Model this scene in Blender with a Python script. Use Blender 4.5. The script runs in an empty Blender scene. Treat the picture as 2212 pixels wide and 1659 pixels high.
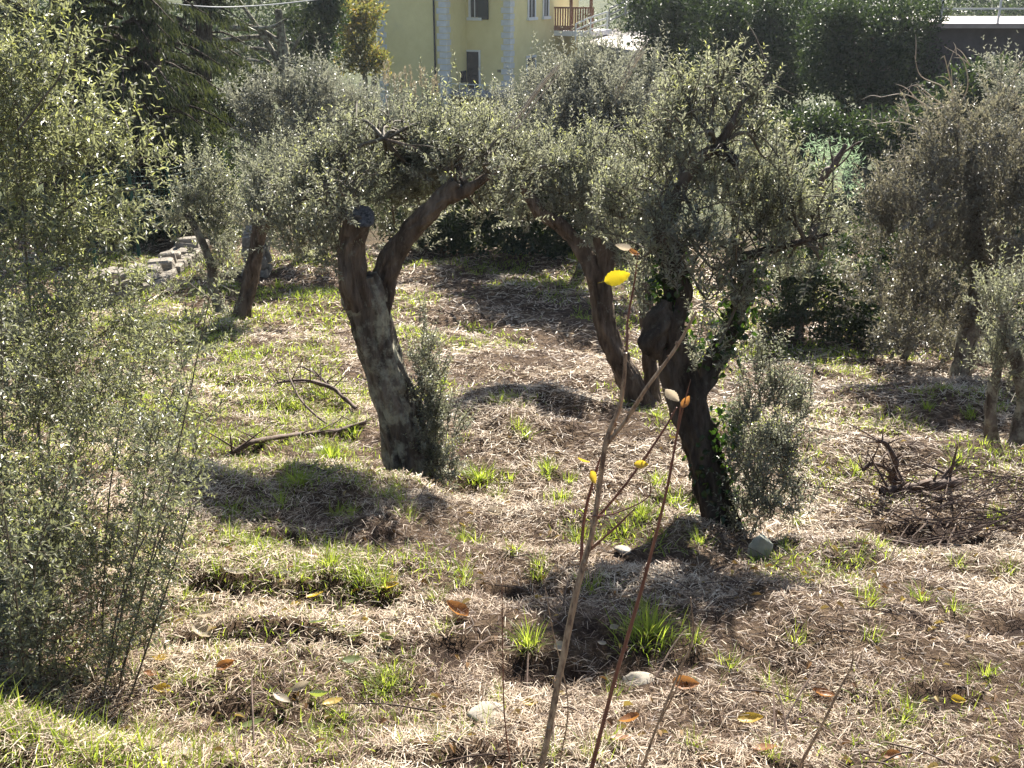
import bpy, bmesh, math, random
import numpy as np
from mathutils import Vector, Matrix

random.seed(7)
RNG = np.random.default_rng(11)
R = math.radians
SC = bpy.context.scene
COL = SC.collection

# ------------------------------------------------------------------ camera
CAM_Z = 5.2
PITCH = R(21.0)
FOC = 2268.0                      # focal length in reference units, frame 2212 x 1659
CU, CV = 1106.0, 829.5
cd = bpy.data.cameras.new("camera")
cam = bpy.data.objects.new("camera", cd)
COL.objects.link(cam)
cam.location = (0, 0, CAM_Z)
cam.rotation_euler = (R(90) - PITCH, 0, 0)
cd.sensor_width = 36.0
cd.lens = 36.0 * FOC / 2212.0
cd.clip_start = 0.05
cd.clip_end = 2000
SC.camera = cam

# ------------------------------------------------------------------ sky and sun
SUN_AZ, SUN_EL = R(17), R(41)      # azimuth to the right of the viewing direction
w = bpy.data.worlds.new("World")
SC.world = w
w.use_nodes = True
nt = w.node_tree
bg = nt.nodes["Background"]
sky = nt.nodes.new("ShaderNodeTexSky")
sky.sky_type = 'NISHITA'
sky.sun_disc = False
sky.sun_elevation = SUN_EL
sky.sun_rotation = SUN_AZ
nt.links.new(sky.outputs[0], bg.inputs[0])
bg.inputs[1].default_value = 0.05
sd = bpy.data.lights.new("sun", 'SUN')
sd.energy = 5.0
sd.angle = R(0.5)
sd.color = (1.0, 0.935, 0.83)
sun = bpy.data.objects.new("sun", sd)
COL.objects.link(sun)
sun_dir = Vector((math.sin(SUN_AZ) * math.cos(SUN_EL), math.cos(SUN_AZ) * math.cos(SUN_EL), math.sin(SUN_EL)))
sun.rotation_euler = sun_dir.to_track_quat('Z', 'Y').to_euler()
sun.location = sun_dir * 60
SC.view_settings.view_transform = 'Standard'
SC.view_settings.look = 'None'
SC.view_settings.gamma = 1.0
SC.view_settings.exposure = 1.85
SC.cycles.max_bounces = 6
SC.cycles.diffuse_bounces = 3
SC.cycles.glossy_bounces = 2
SC.cycles.transmission_bounces = 3
SC.cycles.sample_clamp_indirect = 4.0
SC.cycles.use_denoising = True

# ------------------------------------------------------------------ noise and terrain
def _hash(ix, iy, s):
    n = (ix * 374761393 + iy * 668265263 + s * 974634577) & 0x7fffffff
    n = ((n ^ (n >> 13)) * 1274126177) & 0x7fffffff
    return ((n ^ (n >> 16)) & 0xffff) / 65535.0

def vnoise(x, y, s=0):
    x = np.asarray(x, float); y = np.asarray(y, float)
    ix = np.floor(x).astype(np.int64); iy = np.floor(y).astype(np.int64)
    fx = x - ix; fy = y - iy
    fx = fx * fx * (3 - 2 * fx); fy = fy * fy * (3 - 2 * fy)
    a = _hash(ix, iy, s); b = _hash(ix + 1, iy, s); c = _hash(ix, iy + 1, s); d = _hash(ix + 1, iy + 1, s)
    return (a + (b - a) * fx) * (1 - fy) + (c + (d - c) * fx) * fy - 0.5

def fbm(x, y, s=0, o=3):
    t = 0; a = 1.0
    for k in range(o):
        t = t + a * vnoise(np.asarray(x) * 2 ** k, np.asarray(y) * 2 ** k, s + k * 17); a *= 0.5
    return t

def sstep(t):
    t = np.clip(t, 0, 1)
    return t * t * (3 - 2 * t)

YR = [-600, -5, 0, 1, 2, 2.5, 3, 4, 5, 5.4, 5.75, 6.5, 7.6, 8.3, 8.75, 9.9, 11.4, 12.0, 13.0, 15, 20, 30, 60, 90, 160, 600]
ZR = [40, 4.2, 3.6, 3.45, 3.18, 3.05, 2.9, 2.66, 2.46, 2.40, 2.04, 2.03, 1.97, 1.95, 1.48, 1.3, 1.15, 1.05, .62, .45, .2, -.3, -2.5, -2.5, 9, 60]
YL = [-600, -5, 0, 1, 2, 2.5, 3, 4, 5, 5.4, 5.95, 6.5, 8, 10, 13.5, 17, 20, 30, 60, 90, 160, 600]
ZL = [40, 4.2, 3.6, 3.45, 3.18, 3.05, 2.9, 2.66, 2.46, 2.37, 2.06, 2.02, 1.75, 1.35, .8, .58, .4, 0, -2.5, -2.5, 9, 60]

# bare soil hollows: x, y, half width, half depth
SOIL = [(.14, 3.18, .17, .12), (-.22, 2.42, .42, .13), (-.95, 3.45, .34, .12), (-1.15, 4.60, .28, .12), (1.02, 2.42, .42, .10), (-.62, 3.90, .38, .16), (-.30, 3.30, .20, .12),
        (-.75, 2.85, .30, .10), (-1.25, 3.95, .26, .10), (.10, 4.02, .2, .1), (2.4, 5.6, .5, .2), (2.2, 3.6, .3, .1), (1.5, 3.05, .14, .08), (.65, 3.25, .1, .08), (1.1, 6.3, .3, .14), (-.9, 5.95, .45, .2), (2.0, 2.7, .3, .1), (-.55, 2.25, .25, .1)]

def hollow(x, y):
    x = np.asarray(x, float); y = np.asarray(y, float)
    if y.size and y.min() > 8: return 0 * x
    h = 0
    nz = 1.6 * vnoise(x * 7, y * 7, 55) + 1.0 * vnoise(x * 17, y * 17, 56)
    for cx, cy, a, b in SOIL:
        q = ((x - cx) / a) ** 2 + ((y - cy) / b) ** 2 + nz
        h = np.maximum(h, sstep(1.45 - q))
    return h

def hz(x, y, detail=True):
    x = np.asarray(x, float); y = np.asarray(y, float)
    ye = y + 0.33 * np.clip(x, -2.5, 4) * sstep((y - 3.2) / 1.5) * sstep((26 - y) / 8)
    w = sstep((x + 1.5 - np.clip(y - 10, 0, 10) * .45) / 1.8)
    z = np.interp(ye, YR, ZR) * w + np.interp(ye, YL, ZL) * (1 - w)
    z = z + 0.34 * np.exp(-((x + 1.40) / .60) ** 2 - ((y - 2.15) / .30) ** 2)
    if detail:
        near = sstep((30 - y) / 10) * sstep((y + 4) / 3)
        z = z - hollow(x, y) * .05
        z = z + near * (0.20 * fbm(x * .8, y * .8, 3, 2) + 0.09 * fbm(x * 3.1, y * 3.1, 5, 2) + .035 * vnoise(x * 9, y * 9, 9))
    return z

HOLLOWS = []

def px(u, v, D):
    d = Vector(((u - CU) / FOC, 0, 0))
    cp, sp = math.cos(PITCH), math.sin(PITCH)
    t = (CV - v) / FOC
    d.y = cp + sp * t
    d.z = -sp + cp * t
    return Vector((0, 0, CAM_Z)) + d * (D / d.y)

def mpp(D, v=829):                 # metres per reference unit at forward distance D
    p = px(CU, v, D); q = px(CU + 1, v, D)
    return (q - p).length

def gpx(u, v, d0=1.2, d1=60):
    o = px(u, v, 0.0); d = px(u, v, 1.0) - o
    D = np.arange(d0, d1, .25)
    below = (o.z + d.z * D) <= hz(o.x + d.x * D, D, False) + .16
    k = int(np.argmax(below)) if below.any() else len(D) - 1
    D = np.arange(max(d0, D[k] - .5), D[k] + 3.0, .015)
    below = (o.z + d.z * D) <= hz(o.x + d.x * D, D)
    k = int(np.argmax(below)) if below.any() else len(D) - 1
    x, y = o.x + d.x * D[k], D[k]
    return Vector((x, y, float(hz(x, y))))

# ------------------------------------------------------------------ mesh helpers
def mesh_np(name, V, F, attr=None, smooth=False, mats=(), midx=None):
    """F: list of (n,k) integer arrays"""
    V = np.asarray(V, np.float32)
    me = bpy.data.meshes.new(name)
    me.vertices.add(len(V))
    me.vertices.foreach_set("co", V.ravel())
    F = [np.asarray(f, np.int32) for f in F if len(f)]
    tot = [np.full(len(f), f.shape[1], np.int32) for f in F]
    tot = np.concatenate(tot)
    lv = np.concatenate([f.ravel() for f in F])
    me.loops.add(len(lv))
    me.loops.foreach_set("vertex_index", lv)
    me.polygons.add(len(tot))
    st = np.zeros(len(tot), np.int32); st[1:] = np.cumsum(tot)[:-1]
    me.polygons.foreach_set("loop_start", st)
    me.polygons.foreach_set("loop_total", tot)
    if midx is not None:
        me.polygons.foreach_set("material_index", np.asarray(midx, np.int32))
    me.update(calc_edges=True)
    me.polygons.foreach_set("use_smooth", np.full(len(tot), bool(smooth)))
    if attr is not None:
        a = me.attributes.new("rnd", 'FLOAT', 'POINT')
        a.data.foreach_set("value", np.asarray(attr, np.float32))
    for m in mats:
        me.materials.append(m)
    return me

def link(name, me, parent=None, label=None, cat=None, group=None, kind=None):
    o = bpy.data.objects.new(name, me)
    COL.objects.link(o)
    if parent is not None:
        o.parent = parent
        o.matrix_parent_inverse = Matrix.Translation(-parent.location) if parent.rotation_euler.z == 0 else Matrix.Identity(4)
    if label: o["label"] = label
    if cat: o["category"] = cat
    if group: o["group"] = group
    if kind: o["kind"] = kind
    return o

def thing(name, loc, label, cat, group=None, rz=0.0):
    o = bpy.data.objects.new(name, None)
    COL.objects.link(o)
    o.location = loc
    o.rotation_euler = (0, 0, rz)
    o.empty_display_size = .1
    o["label"] = label; o["category"] = cat
    if group: o["group"] = group
    return o

class Acc:
    """accumulates vertices, faces and a per-vertex random value"""
    def __init__(s):
        s.V = []; s.F3 = []; s.F4 = []; s.A = []; s.M3 = []; s.M4 = []; s.n = 0
    def add(s, V, F, A=0.5, m=0):
        V = np.asarray(V, float); F = np.asarray(F, int)
        if len(V) == 0: return
        s.V.append(V)
        (s.F3 if F.shape[1] == 3 else s.F4).append(F + s.n)
        (s.M3 if F.shape[1] == 3 else s.M4).append(np.full(len(F), m))
        s.A.append(np.broadcast_to(np.asarray(A, float), (len(V),)))
        s.n += len(V)
    def mesh(s, name, mats, smooth=False):
        F = []; M = []
        if s.F3: F.append(np.concatenate(s.F3)); M.append(np.concatenate(s.M3))
        if s.F4: F.append(np.concatenate(s.F4)); M.append(np.concatenate(s.M4))
        return mesh_np(name, np.concatenate(s.V), F, np.concatenate(s.A), smooth, mats, np.concatenate(M))

def norm(a):
    return a / np.maximum(np.linalg.norm(a, axis=-1, keepdims=True), 1e-9)

def leaves(P, D, N, L, W, style=4, fold=.25):
    """P base points, D directions, N rough normals -> vertices, triangles"""
    n = len(P)
    D = norm(D); S = norm(np.cross(D, N)); N = np.cross(S, D)
    L = np.broadcast_to(L, (n,))[:, None]; W = np.broadcast_to(W, (n,))[:, None]
    up = N * W * fold
    if style == 4:
        V = np.stack([P, P + D * L * .5 + S * W * .5 + up, P + D * L - up * .6, P + D * L * .5 - S * W * .5 + up], 1)
        T = np.array([[0, 1, 2], [0, 2, 3]]); k = 4
    else:
        m = P + D * L * .5
        V = np.stack([P, P + D * L * .3 + S * W * .42 + up, P + D * L * .68 + S * W * .45 + up * .7, P + D * L - up,
                      P + D * L * .68 - S * W * .45 + up * .7, P + D * L * .3 - S * W * .42 + up, m - up * .2], 1)
        T = np.array([[0, 1, 6], [1, 2, 6], [2, 3, 6], [3, 4, 6], [4, 5, 6], [5, 0, 6]]); k = 7
    F = (np.arange(n)[:, None, None] * k + T[None]).reshape(-1, 3)
    return V.reshape(-1, 3), F, k

def shoots(acc, O, D, L, npair, lL, lW, style=4, curve=.25, stem_r=.003, t0=.05, col=(0., 1.), splay=.8):
    """leafy shoots: O origins, D directions, L lengths"""
    n = len(O); D = norm(D); L = np.broadcast_to(L, (n,))
    rv = RNG.normal(size=(n, 3))
    bend = norm(np.cross(D, rv)) * curve * RNG.uniform(.3, 1, (n, 1)) * L[:, None]
    bend[:, 2] += curve * .35 * L
    A = norm(np.cross(D, RNG.normal(size=(n, 3)))); B = np.cross(D, A)
    ts = np.array([0, .5, 1.0])
    C = O[:, None] + D[:, None] * (ts[None, :, None] * L[:, None, None]) + bend[:, None] * (ts ** 2)[None, :, None]
    ang = np.array([0, 2.094, 4.189])
    ring = A[:, None] * np.cos(ang)[None, :, None] + B[:, None] * np.sin(ang)[None, :, None]
    sr = np.broadcast_to(stem_r, (n,))
    rr = np.array([1., .75, .3])[None] * sr[:, None]
    V = C[:, :, None] + ring[:, None] * rr[:, :, None, None]
    q = []
    for i in range(2):
        for j in range(3):
            q.append([i * 3 + j, i * 3 + (j + 1) % 3, (i + 1) * 3 + (j + 1) % 3, (i + 1) * 3 + j])
    F = (np.arange(n)[:, None, None] * 9 + np.array(q)[None]).reshape(-1, 4)
    acc.add(V.reshape(-1, 3), F, .5, 1)
    sh = RNG.uniform(0, 1, n)
    for k in range(npair):
        t = np.clip(t0 + (1 - t0) * (k + RNG.uniform(-.3, .3, n) + .5) / npair, 0, 1)
        base = O + D * (t * L)[:, None] + bend * (t ** 2)[:, None]
        tang = norm(D * L[:, None] + 2 * bend * t[:, None])
        th = k * 1.571 + RNG.uniform(-.5, .5, n)
        side = A * np.cos(th)[:, None] + B * np.sin(th)[:, None]
        for sgn in (1, -1):
            keep = RNG.uniform(0, 1, n) < .92
            sp = splay * RNG.uniform(.5, 1.4, (n, 1))
            ld = norm(tang * .8 + side * sgn * sp * 1.1 + RNG.normal(0, .25, (n, 3)))
            nn = norm(tang * .5 - side * sgn * .3 + np.array([.12, -.15, 1.1]) + RNG.normal(0, .42, (n, 3)))
            sz = (1 - .45 * t ** 3) * RNG.uniform(.7, 1.2, n)
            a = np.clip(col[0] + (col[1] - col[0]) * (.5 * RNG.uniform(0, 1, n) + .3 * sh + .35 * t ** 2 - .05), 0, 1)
            v, f, kk = leaves(base[keep], ld[keep], nn[keep], (lL * sz)[keep], (lW * sz)[keep], style)
            acc.add(v, f, np.repeat(a[keep], kk), 0)

def in_ball(n):
    d = norm(RNG.normal(size=(n, 3)))
    return d * (RNG.uniform(0, 1, (n, 1)) ** (1 / 2.6))

def crown(blobs, D, shoots_per_m3, sl, npair, lL, lW, up=.7, out=.7, depth=None, style=4, col=(0., 1.), head=None, curve=.25, stem_r=.003, splay=.8):
    """blobs (u, v, ru, rv[, D]) in reference units at distance D"""
    acc = Acc()
    for b in blobs:
        d = b[4] if len(b) > 4 else D
        c = np.array(px(b[0], b[1], d))
        s = mpp(d, b[1])
        r = np.array([b[2] * s, (depth or (b[2] + b[3]) * .5 * s), b[3] * s * 1.05])
        vol = 4.19 * r[0] * r[1] * r[2]
        n = max(10, int(shoots_per_m3 * vol))
        nsub = 9
        sub = in_ball(nsub) * .82
        sw = RNG.uniform(.2, 1, nsub); sw /= sw.sum()
        bl = sub[RNG.choice(nsub, n, p=sw)] + in_ball(n) * .40
        O = c + bl * r - np.array([0, 0, sl * .35])
        dr = bl * out + np.array([0, 0, up]) + RNG.normal(0, .38, (n, 3))
        if head is not None:
            dr = dr + .5 * norm(O - np.array(head))
        shoots(acc, O, dr, sl * (RNG.uniform(.5, 1.2, n) + .8 * (RNG.uniform(0, 1, n) < .08)), npair, lL, lW, style, curve, stem_r, col=col, splay=splay)
    return acc

def crown_branches(tree, blobs, heads, r=.014, mat='twig'):
    for b in blobs:
        c = px(b[0], b[1], b[4]); h = min(heads, key=lambda q: (q - c).length)
        a = Acc()
        e = c + (c - h) * .25 + Vector((0, 0, .08))
        m1 = h.lerp(c, .4) + Vector((random.uniform(-.06, .06), random.uniform(-.06, .06), random.uniform(-.02, .10)))
        tube(a, [h, m1, c, e], [r, r * .75, r * .5, r * .2], 6, 5, .1, .05, 3, cap=False)
        for k in range(5):
            q = m1.lerp(e, random.uniform(.1, .9)); d = Vector((random.gauss(0, 1), random.gauss(0, 1), random.gauss(.6, .6))).normalized() * random.uniform(.12, .3)
            tube(a, [q, q + d * .5 + Vector((0, 0, .02)), q + d], [r * .4, r * .3, r * .1], 4, 3, 0, 0, 1, cap=False)
        link("branch", a.mesh("branch", [M[mat]], True), tree)

def catmull(pts, rad, per=7):
    P = [Vector(p) for p in pts]
    P = [P[0] * 2 - P[1]] + P + [P[-1] * 2 - P[-2]]
    r = [rad[0]] + list(rad) + [rad[-1]]
    out, ro = [], []
    for i in range(1, len(P) - 2):
        for k in range(per):
            t = k / per
            a, b, c, d = P[i - 1], P[i], P[i + 1], P[i + 2]
            out.append(.5 * (2 * b + (c - a) * t + (2 * a - 5 * b + 4 * c - d) * t * t + (3 * b - a - 3 * c + d) * t ** 3))
            ro.append(r[i] + (r[i + 1] - r[i]) * (t * t * (3 - 2 * t)))
    out.append(P[-2]); ro.append(r[-2])
    return out, ro

def tube(acc, pts, rad, seg=14, per=7, rough=.10, ridge=.08, seed=0, m=0, a=.5, cap=True, fiss=0.):
    P, r = catmull(pts, rad, per) if len(pts) > 2 else ([Vector(p) for p in pts], list(rad))
    n = len(P)
    T = [(P[min(i + 1, n - 1)] - P[max(i - 1, 0)]).normalized() for i in range(n)]
    ref = Vector((0, 1, .3)) if abs(T[0].y) < .8 else Vector((1, 0, 0))
    A = (ref - T[0] * ref.dot(T[0])).normalized()
    V = []
    th = np.linspace(0, 2 * math.pi, seg, endpoint=False)
    s = 0.0
    for i in range(n):
        A = (A - T[i] * A.dot(T[i])).normalized(); B = T[i].cross(A)
        if i: s += (P[i] - P[i - 1]).length
        tw = th + s * .8
        prof = 1 + ridge * (np.sin(3 * tw + seed) + .6 * np.sin(5 * tw + 2 * seed + s * 2) + .4 * np.sin(9 * tw + seed))
        R0 = max(rad[0], .02)
        if fiss:
            fz = 1 - 2 * np.abs(vnoise(np.cos(tw) * 5.5 + 9, np.sin(tw) * 5.5 + s / R0 * .22, seed + 31)) * 2
            prof = prof - fiss * np.clip(fz, 0, 1) ** 2
            prof = prof + .22 * max(0, 1 - s / .32) ** 2 * np.sin(5 * th + seed) 
        prof = prof + rough * (vnoise(np.cos(th) * 1.3 + 7 + seed, s / R0 * .5 + np.sin(th) * 1.3, seed) * 2 +
                               vnoise(np.cos(th) * 4 + 3, s / R0 * 1.8 + np.sin(th) * 4, seed + 5) + .7 * vnoise(np.cos(tw) * 9 + 3, s / R0 * 1.3 + np.sin(tw) * 9, seed + 9))
        for k in range(seg):
            V.append(P[i] + (A * math.cos(th[k]) + B * math.sin(th[k])) * (r[i] * float(prof[k])))
    F = [[i * seg + k, i * seg + (k + 1) % seg, (i + 1) * seg + (k + 1) % seg, (i + 1) * seg + k] for i in range(n - 1) for k in range(seg)]
    acc.add([tuple(v) for v in V], F, a, m)
    if cap:
        base = (n - 1) * seg
        cv = [tuple(V[base + k]) for k in range(seg)] + [tuple(P[-1] + T[-1] * (r[-1] * .12))]
        acc.add(cv, [[k, (k + 1) % seg, seg] for k in range(seg)], a, m)
    return P, r

def box_mesh(name, x0, x1, y0, y1, z0, z1, mat, bev=0.0):
    bm = bmesh.new()
    bmesh.ops.create_cube(bm, size=1.0)
    for v in bm.verts:
        v.co = Vector((x0 + (v.co.x + .5) * (x1 - x0), y0 + (v.co.y + .5) * (y1 - y0), z0 + (v.co.z + .5) * (z1 - z0)))
    if bev:
        bmesh.ops.bevel(bm, geom=list(bm.edges), offset=bev, segments=1, affect='EDGES', clamp_overlap=True)
    me = bpy.data.meshes.new(name); bm.to_mesh(me); bm.free()
    me.materials.append(mat)
    return me

# ------------------------------------------------------------------ materials
def new_mat(name):
    m = bpy.data.materials.new(name); m.use_nodes = True
    nt = m.node_tree
    for n in list(nt.nodes): nt.nodes.remove(n)
    out = nt.nodes.new("ShaderNodeOutputMaterial")
    return m, nt, out

def N(nt, t, **k):
    n = nt.nodes.new(t)
    for a, b in k.items():
        if a.startswith("i_"):
            n.inputs[a[2:].replace("__", " ")].default_value = b
        else:
            setattr(n, a, b)
    return n

def ramp(nt, stops):
    r = nt.nodes.new("ShaderNodeValToRGB")
    e = r.color_ramp.elements
    while len(e) < len(stops): e.new(.5)
    for i, (p, c) in enumerate(stops):
        e[i].position = p; e[i].color = (*c, 1)
    return r

def leaf_mat(name, stops, trans, tf=.35, rough=.36, spec=.5, tmul=1.0):
    m, nt, out = new_mat(name)
    at = N(nt, "ShaderNodeAttribute", attribute_name="rnd")
    rp = ramp(nt, stops); nt.links.new(at.outputs["Fac"], rp.inputs[0])
    p = N(nt, "ShaderNodeBsdfPrincipled")
    p.inputs["Roughness"].default_value = rough
    p.inputs["Specular IOR Level"].default_value = spec
    p.inputs["IOR"].default_value = 1.6 if spec >= 1 else 1.5
    nt.links.new(rp.outputs[0], p.inputs["Base Color"])
    rt = ramp(nt, trans); nt.links.new(at.outputs["Fac"], rt.inputs[0])
    t = N(nt, "ShaderNodeBsdfTranslucent"); nt.links.new(rt.outputs[0], t.inputs[0])
    mx = N(nt, "ShaderNodeMixShader"); mx.inputs[0].default_value = tf
    nt.links.new(p.outputs[0], mx.inputs[1]); nt.links.new(t.outputs[0], mx.inputs[2])
    nt.links.new(mx.outputs[0], out.inputs[0])
    return m

def noise_mat(name, stops, scale=8, detail=6, rough=.8, bump=.4, bdist=.02, stretch=None, spec=.3, second=None, bscale=None):
    m, nt, out = new_mat(name)
    tc = N(nt, "ShaderNodeTexCoord")
    mp = N(nt, "ShaderNodeMapping")
    if stretch: mp.inputs["Scale"].default_value = stretch
    nt.links.new(tc.outputs["Object"], mp.inputs[0])
    no = N(nt, "ShaderNodeTexNoise"); no.inputs["Scale"].default_value = scale; no.inputs["Detail"].default_value = detail
    no.inputs["Roughness"].default_value = .65
    nt.links.new(mp.outputs[0], no.inputs[0])
    rp = ramp(nt, stops); nt.links.new(no.outputs["Fac"], rp.inputs[0])
    col = rp.outputs[0]
    if second:
        n2 = N(nt, "ShaderNodeTexNoise"); n2.inputs["Scale"].default_value = second[0]; n2.inputs["Detail"].default_value = 10; n2.inputs["Roughness"].default_value = .72
        nt.links.new(tc.outputs["Object"], n2.inputs[0])
        r2 = ramp(nt, [(second[1], (0, 0, 0)), (second[2], (1, 1, 1))]); nt.links.new(n2.outputs["Fac"], r2.inputs[0])
        mx = N(nt, "ShaderNodeMix"); mx.data_type = 'RGBA'
        nt.links.new(r2.outputs[0], mx.inputs[0]); nt.links.new(col, mx.inputs[6]); mx.inputs[7].default_value = (*second[3], 1)
        col = mx.outputs[2]
    p = N(nt, "ShaderNodeBsdfPrincipled")
    p.inputs["Roughness"].default_value = rough; p.inputs["Specular IOR Level"].default_value = spec
    nt.links.new(col, p.inputs["Base Color"])
    if bump:
        nb = N(nt, "ShaderNodeTexNoise"); nb.inputs["Scale"].default_value = bscale or scale * 2.5; nb.inputs["Detail"].default_value = 8
        nt.links.new(mp.outputs[0], nb.inputs[0])
        b = N(nt, "ShaderNodeBump"); b.inputs["Strength"].default_value = bump; b.inputs["Distance"].default_value = bdist
        nt.links.new(nb.outputs["Fac"], b.inputs["Height"]); nt.links.new(b.outputs[0], p.inputs["Normal"])
    nt.links.new(p.outputs[0], out.inputs[0])
    return m

M = {}
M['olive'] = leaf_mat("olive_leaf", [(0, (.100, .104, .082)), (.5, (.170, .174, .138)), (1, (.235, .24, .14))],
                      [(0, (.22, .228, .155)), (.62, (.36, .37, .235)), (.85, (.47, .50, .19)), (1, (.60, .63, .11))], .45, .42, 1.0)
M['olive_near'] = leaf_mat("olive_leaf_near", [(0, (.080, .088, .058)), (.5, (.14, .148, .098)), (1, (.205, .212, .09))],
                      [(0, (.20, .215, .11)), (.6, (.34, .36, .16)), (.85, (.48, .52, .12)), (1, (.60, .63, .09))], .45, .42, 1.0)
M['olive_far'] = leaf_mat("olive_leaf_far", [(0, (.13, .134, .112)), (.5, (.18, .183, .152)), (1, (.22, .223, .16))],
                      [(0, (.23, .235, .18)), (1, (.37, .375, .25))], .38, .45, 1.0)
M['olive_brown'] = leaf_mat("olive_leaf_brown", [(0, (.095, .088, .074)), (.5, (.14, .132, .108)), (1, (.19, .182, .122))],
                      [(0, (.18, .165, .115)), (1, (.33, .31, .18))], .34, .46, 1.0)
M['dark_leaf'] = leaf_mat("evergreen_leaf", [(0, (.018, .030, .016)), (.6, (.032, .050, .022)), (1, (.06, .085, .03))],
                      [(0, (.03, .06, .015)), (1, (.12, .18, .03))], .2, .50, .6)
M['conifer'] = leaf_mat("conifer_needles", [(0, (.018, .028, .013)), (.6, (.032, .046, .018)), (1, (.065, .08, .03))],
                      [(0, (.04, .06, .02)), (1, (.16, .18, .05))], .22, .5, .35)
M['autumn'] = leaf_mat("autumn_leaf", [(0, (.08, .09, .03)), (.6, (.14, .12, .04)), (1, (.30, .19, .05))],
                      [(0, (.16, .19, .04)), (.6, (.28, .26, .05)), (1, (.5, .33, .06))], .4, .45, .4)
M['pale_bush'] = leaf_mat("pale_bush_leaf", [(0, (.16, .24, .13)), (1, (.28, .36, .20))],
                      [(0, (.35, .52, .30)), (1, (.5, .65, .40))], .5, .5, .4)
M['ivy'] = leaf_mat("ivy_leaf", [(0, (.014, .026, .010)), (.8, (.030, .055, .014)), (1, (.06, .11, .02))], [(0, (.03, .07, .01)), (.85, (.06, .13, .012)), (1, (.30, .5, .03))], .3, .4, .5)
M['grass'] = leaf_mat("grass_blade", [(0, (.36, .28, .16)), (.12, (.30, .24, .12)), (.2, (.10, .16, .03)), (1, (.20, .26, .05))], [(0, (.30, .44, .04)), (1, (.55, .62, .08))], .5, .45, .35)
M['straw'] = leaf_mat("straw", [(0, (.085, .050, .035)), (.25, (.21, .140, .095)), (.6, (.44, .335, .235)), (1, (.72, .62, .48))],
                      [(0, (.14, .09, .05)), (.5, (.36, .27, .17)), (1, (.6, .5, .34))], .28, .50, .35)
M['reed'] = leaf_mat("reed_plume", [(0, (.25, .21, .15)), (1, (.42, .37, .28))], [(0, (.3, .25, .16)), (1, (.45, .38, .25))], .35, .6, .3)
M['twig'] = noise_mat("twig_bark", [(.3, (.06, .05, .035)), (.7, (.17, .14, .10))], 30, 3, .7, 0)
M['bark'] = noise_mat("olive_bark", [(.32, (.030, .024, .019)), (.48, (.105, .086, .068)), (.66, (.22, .19, .155))], 11, 12, .9, 1.0, .06,
                      (1, 1, .22), .15, (8.0, .47, .60, (.34, .33, .25)), 22)
M['bark_red'] = noise_mat("reddish_olive_bark", [(.32, (.034, .025, .019)), (.48, (.110, .082, .061)), (.66, (.21, .165, .125))], 11, 12, .9, 1.0, .06,
                      (1, 1, .22), .15, (14.0, .58, .70, (.22, .205, .16)), 22)
M['bark_dark'] = noise_mat("dark_olive_bark", [(.32, (.020, .016, .013)), (.48, (.060, .047, .037)), (.66, (.125, .102, .08))], 11, 12, .9, 1.0, .06,
                      (1, 1, .22), .15, (15.0, .58, .70, (.15, .145, .11)), 22)
M['cut'] = noise_mat("weathered_cut_wood", [(.35, (.012, .012, .014)), (.65, (.13, .125, .125))], 45, 6, .8, .5, .01)
M['deadwood'] = noise_mat("dead_branch", [(.3, (.045, .030, .022)), (.7, (.15, .10, .075))], 25, 6, .75, .6, .006, (1, 1, 1), .35)
M['palewood'] = noise_mat("pale_stick", [(.3, (.30, .24, .17)), (.7, (.55, .47, .36))], 25, 4, .6, .2, .004)
M['sap'] = noise_mat("sapling_bark", [(.38, (.13, .08, .05)), (.48, (.30, .20, .12)), (.65, (.46, .33, .20))], 90, 5, .5, .3, .002, (1, 1, .3), .5)
M['sap_red'] = noise_mat("red_sapling_bark", [(.35, (.12, .045, .03)), (.65, (.24, .10, .06))], 40, 5, .45, .3, .002, (1, 1, .3), .5)
M['stone'] = noise_mat("pale_stone", [(.3, (.20, .175, .14)), (.7, (.42, .38, .31))], 9, 8, .8, .6, .01)
M['stone_green'] = noise_mat("grey_green_stone", [(.3, (.20, .21, .16)), (.7, (.40, .40, .32))], 12, 8, .7, .5, .006)
M['wall_stone'] = noise_mat("wall_stone", [(.3, (.12, .105, .085)), (.5, (.22, .195, .16)), (.7, (.36, .32, .26))], 3.5, 8, .85, .8, .03)
M['mortar'] = noise_mat("wall_core", [(.3, (.12, .105, .085)), (.7, (.2, .18, .15))], 6, 6, .9, .6, .02)
M['plaster'] = noise_mat("yellow_plaster", [(.35, (.72, .60, .29)), (.65, (.79, .67, .34))], 1.2, 6, .85, .12, .01, None, .2, (.5, .55, .75, (.66, .56, .30)))
M['quoin'] = noise_mat("white_quoin", [(.35, (.58, .56, .55)), (.65, (.70, .68, .66))], 3, 6, .8, .3, .01)
M['trim'] = noise_mat("white_trim", [(.35, (.66, .65, .64)), (.65, (.74, .73, .72))], 3, 4, .6, .1, .01)
M['shutter'] = noise_mat("dark_green_shutter", [(.35, (.012, .022, .020)), (.65, (.02, .034, .03))], 6, 4, .5, .1, .01)
M['dark'] = noise_mat("dark_interior", [(.35, (.02, .02, .022)), (.65, (.035, .033, .035))], 3, 3, .6, 0)
M['wood'] = noise_mat("orange_wood", [(.3, (.16, .065, .03)), (.7, (.28, .12, .05))], 6, 6, .6, .3, .01, (1, 1, .2))
M['metal'] = noise_mat("painted_rail", [(.35, (.60, .60, .58)), (.65, (.72, .72, .70))], 10, 3, .4, 0)
M['grey_metal'] = noise_mat("dark_grey_rail", [(.35, (.10, .11, .13)), (.65, (.17, .18, .2))], 10, 3, .4, 0)
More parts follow.
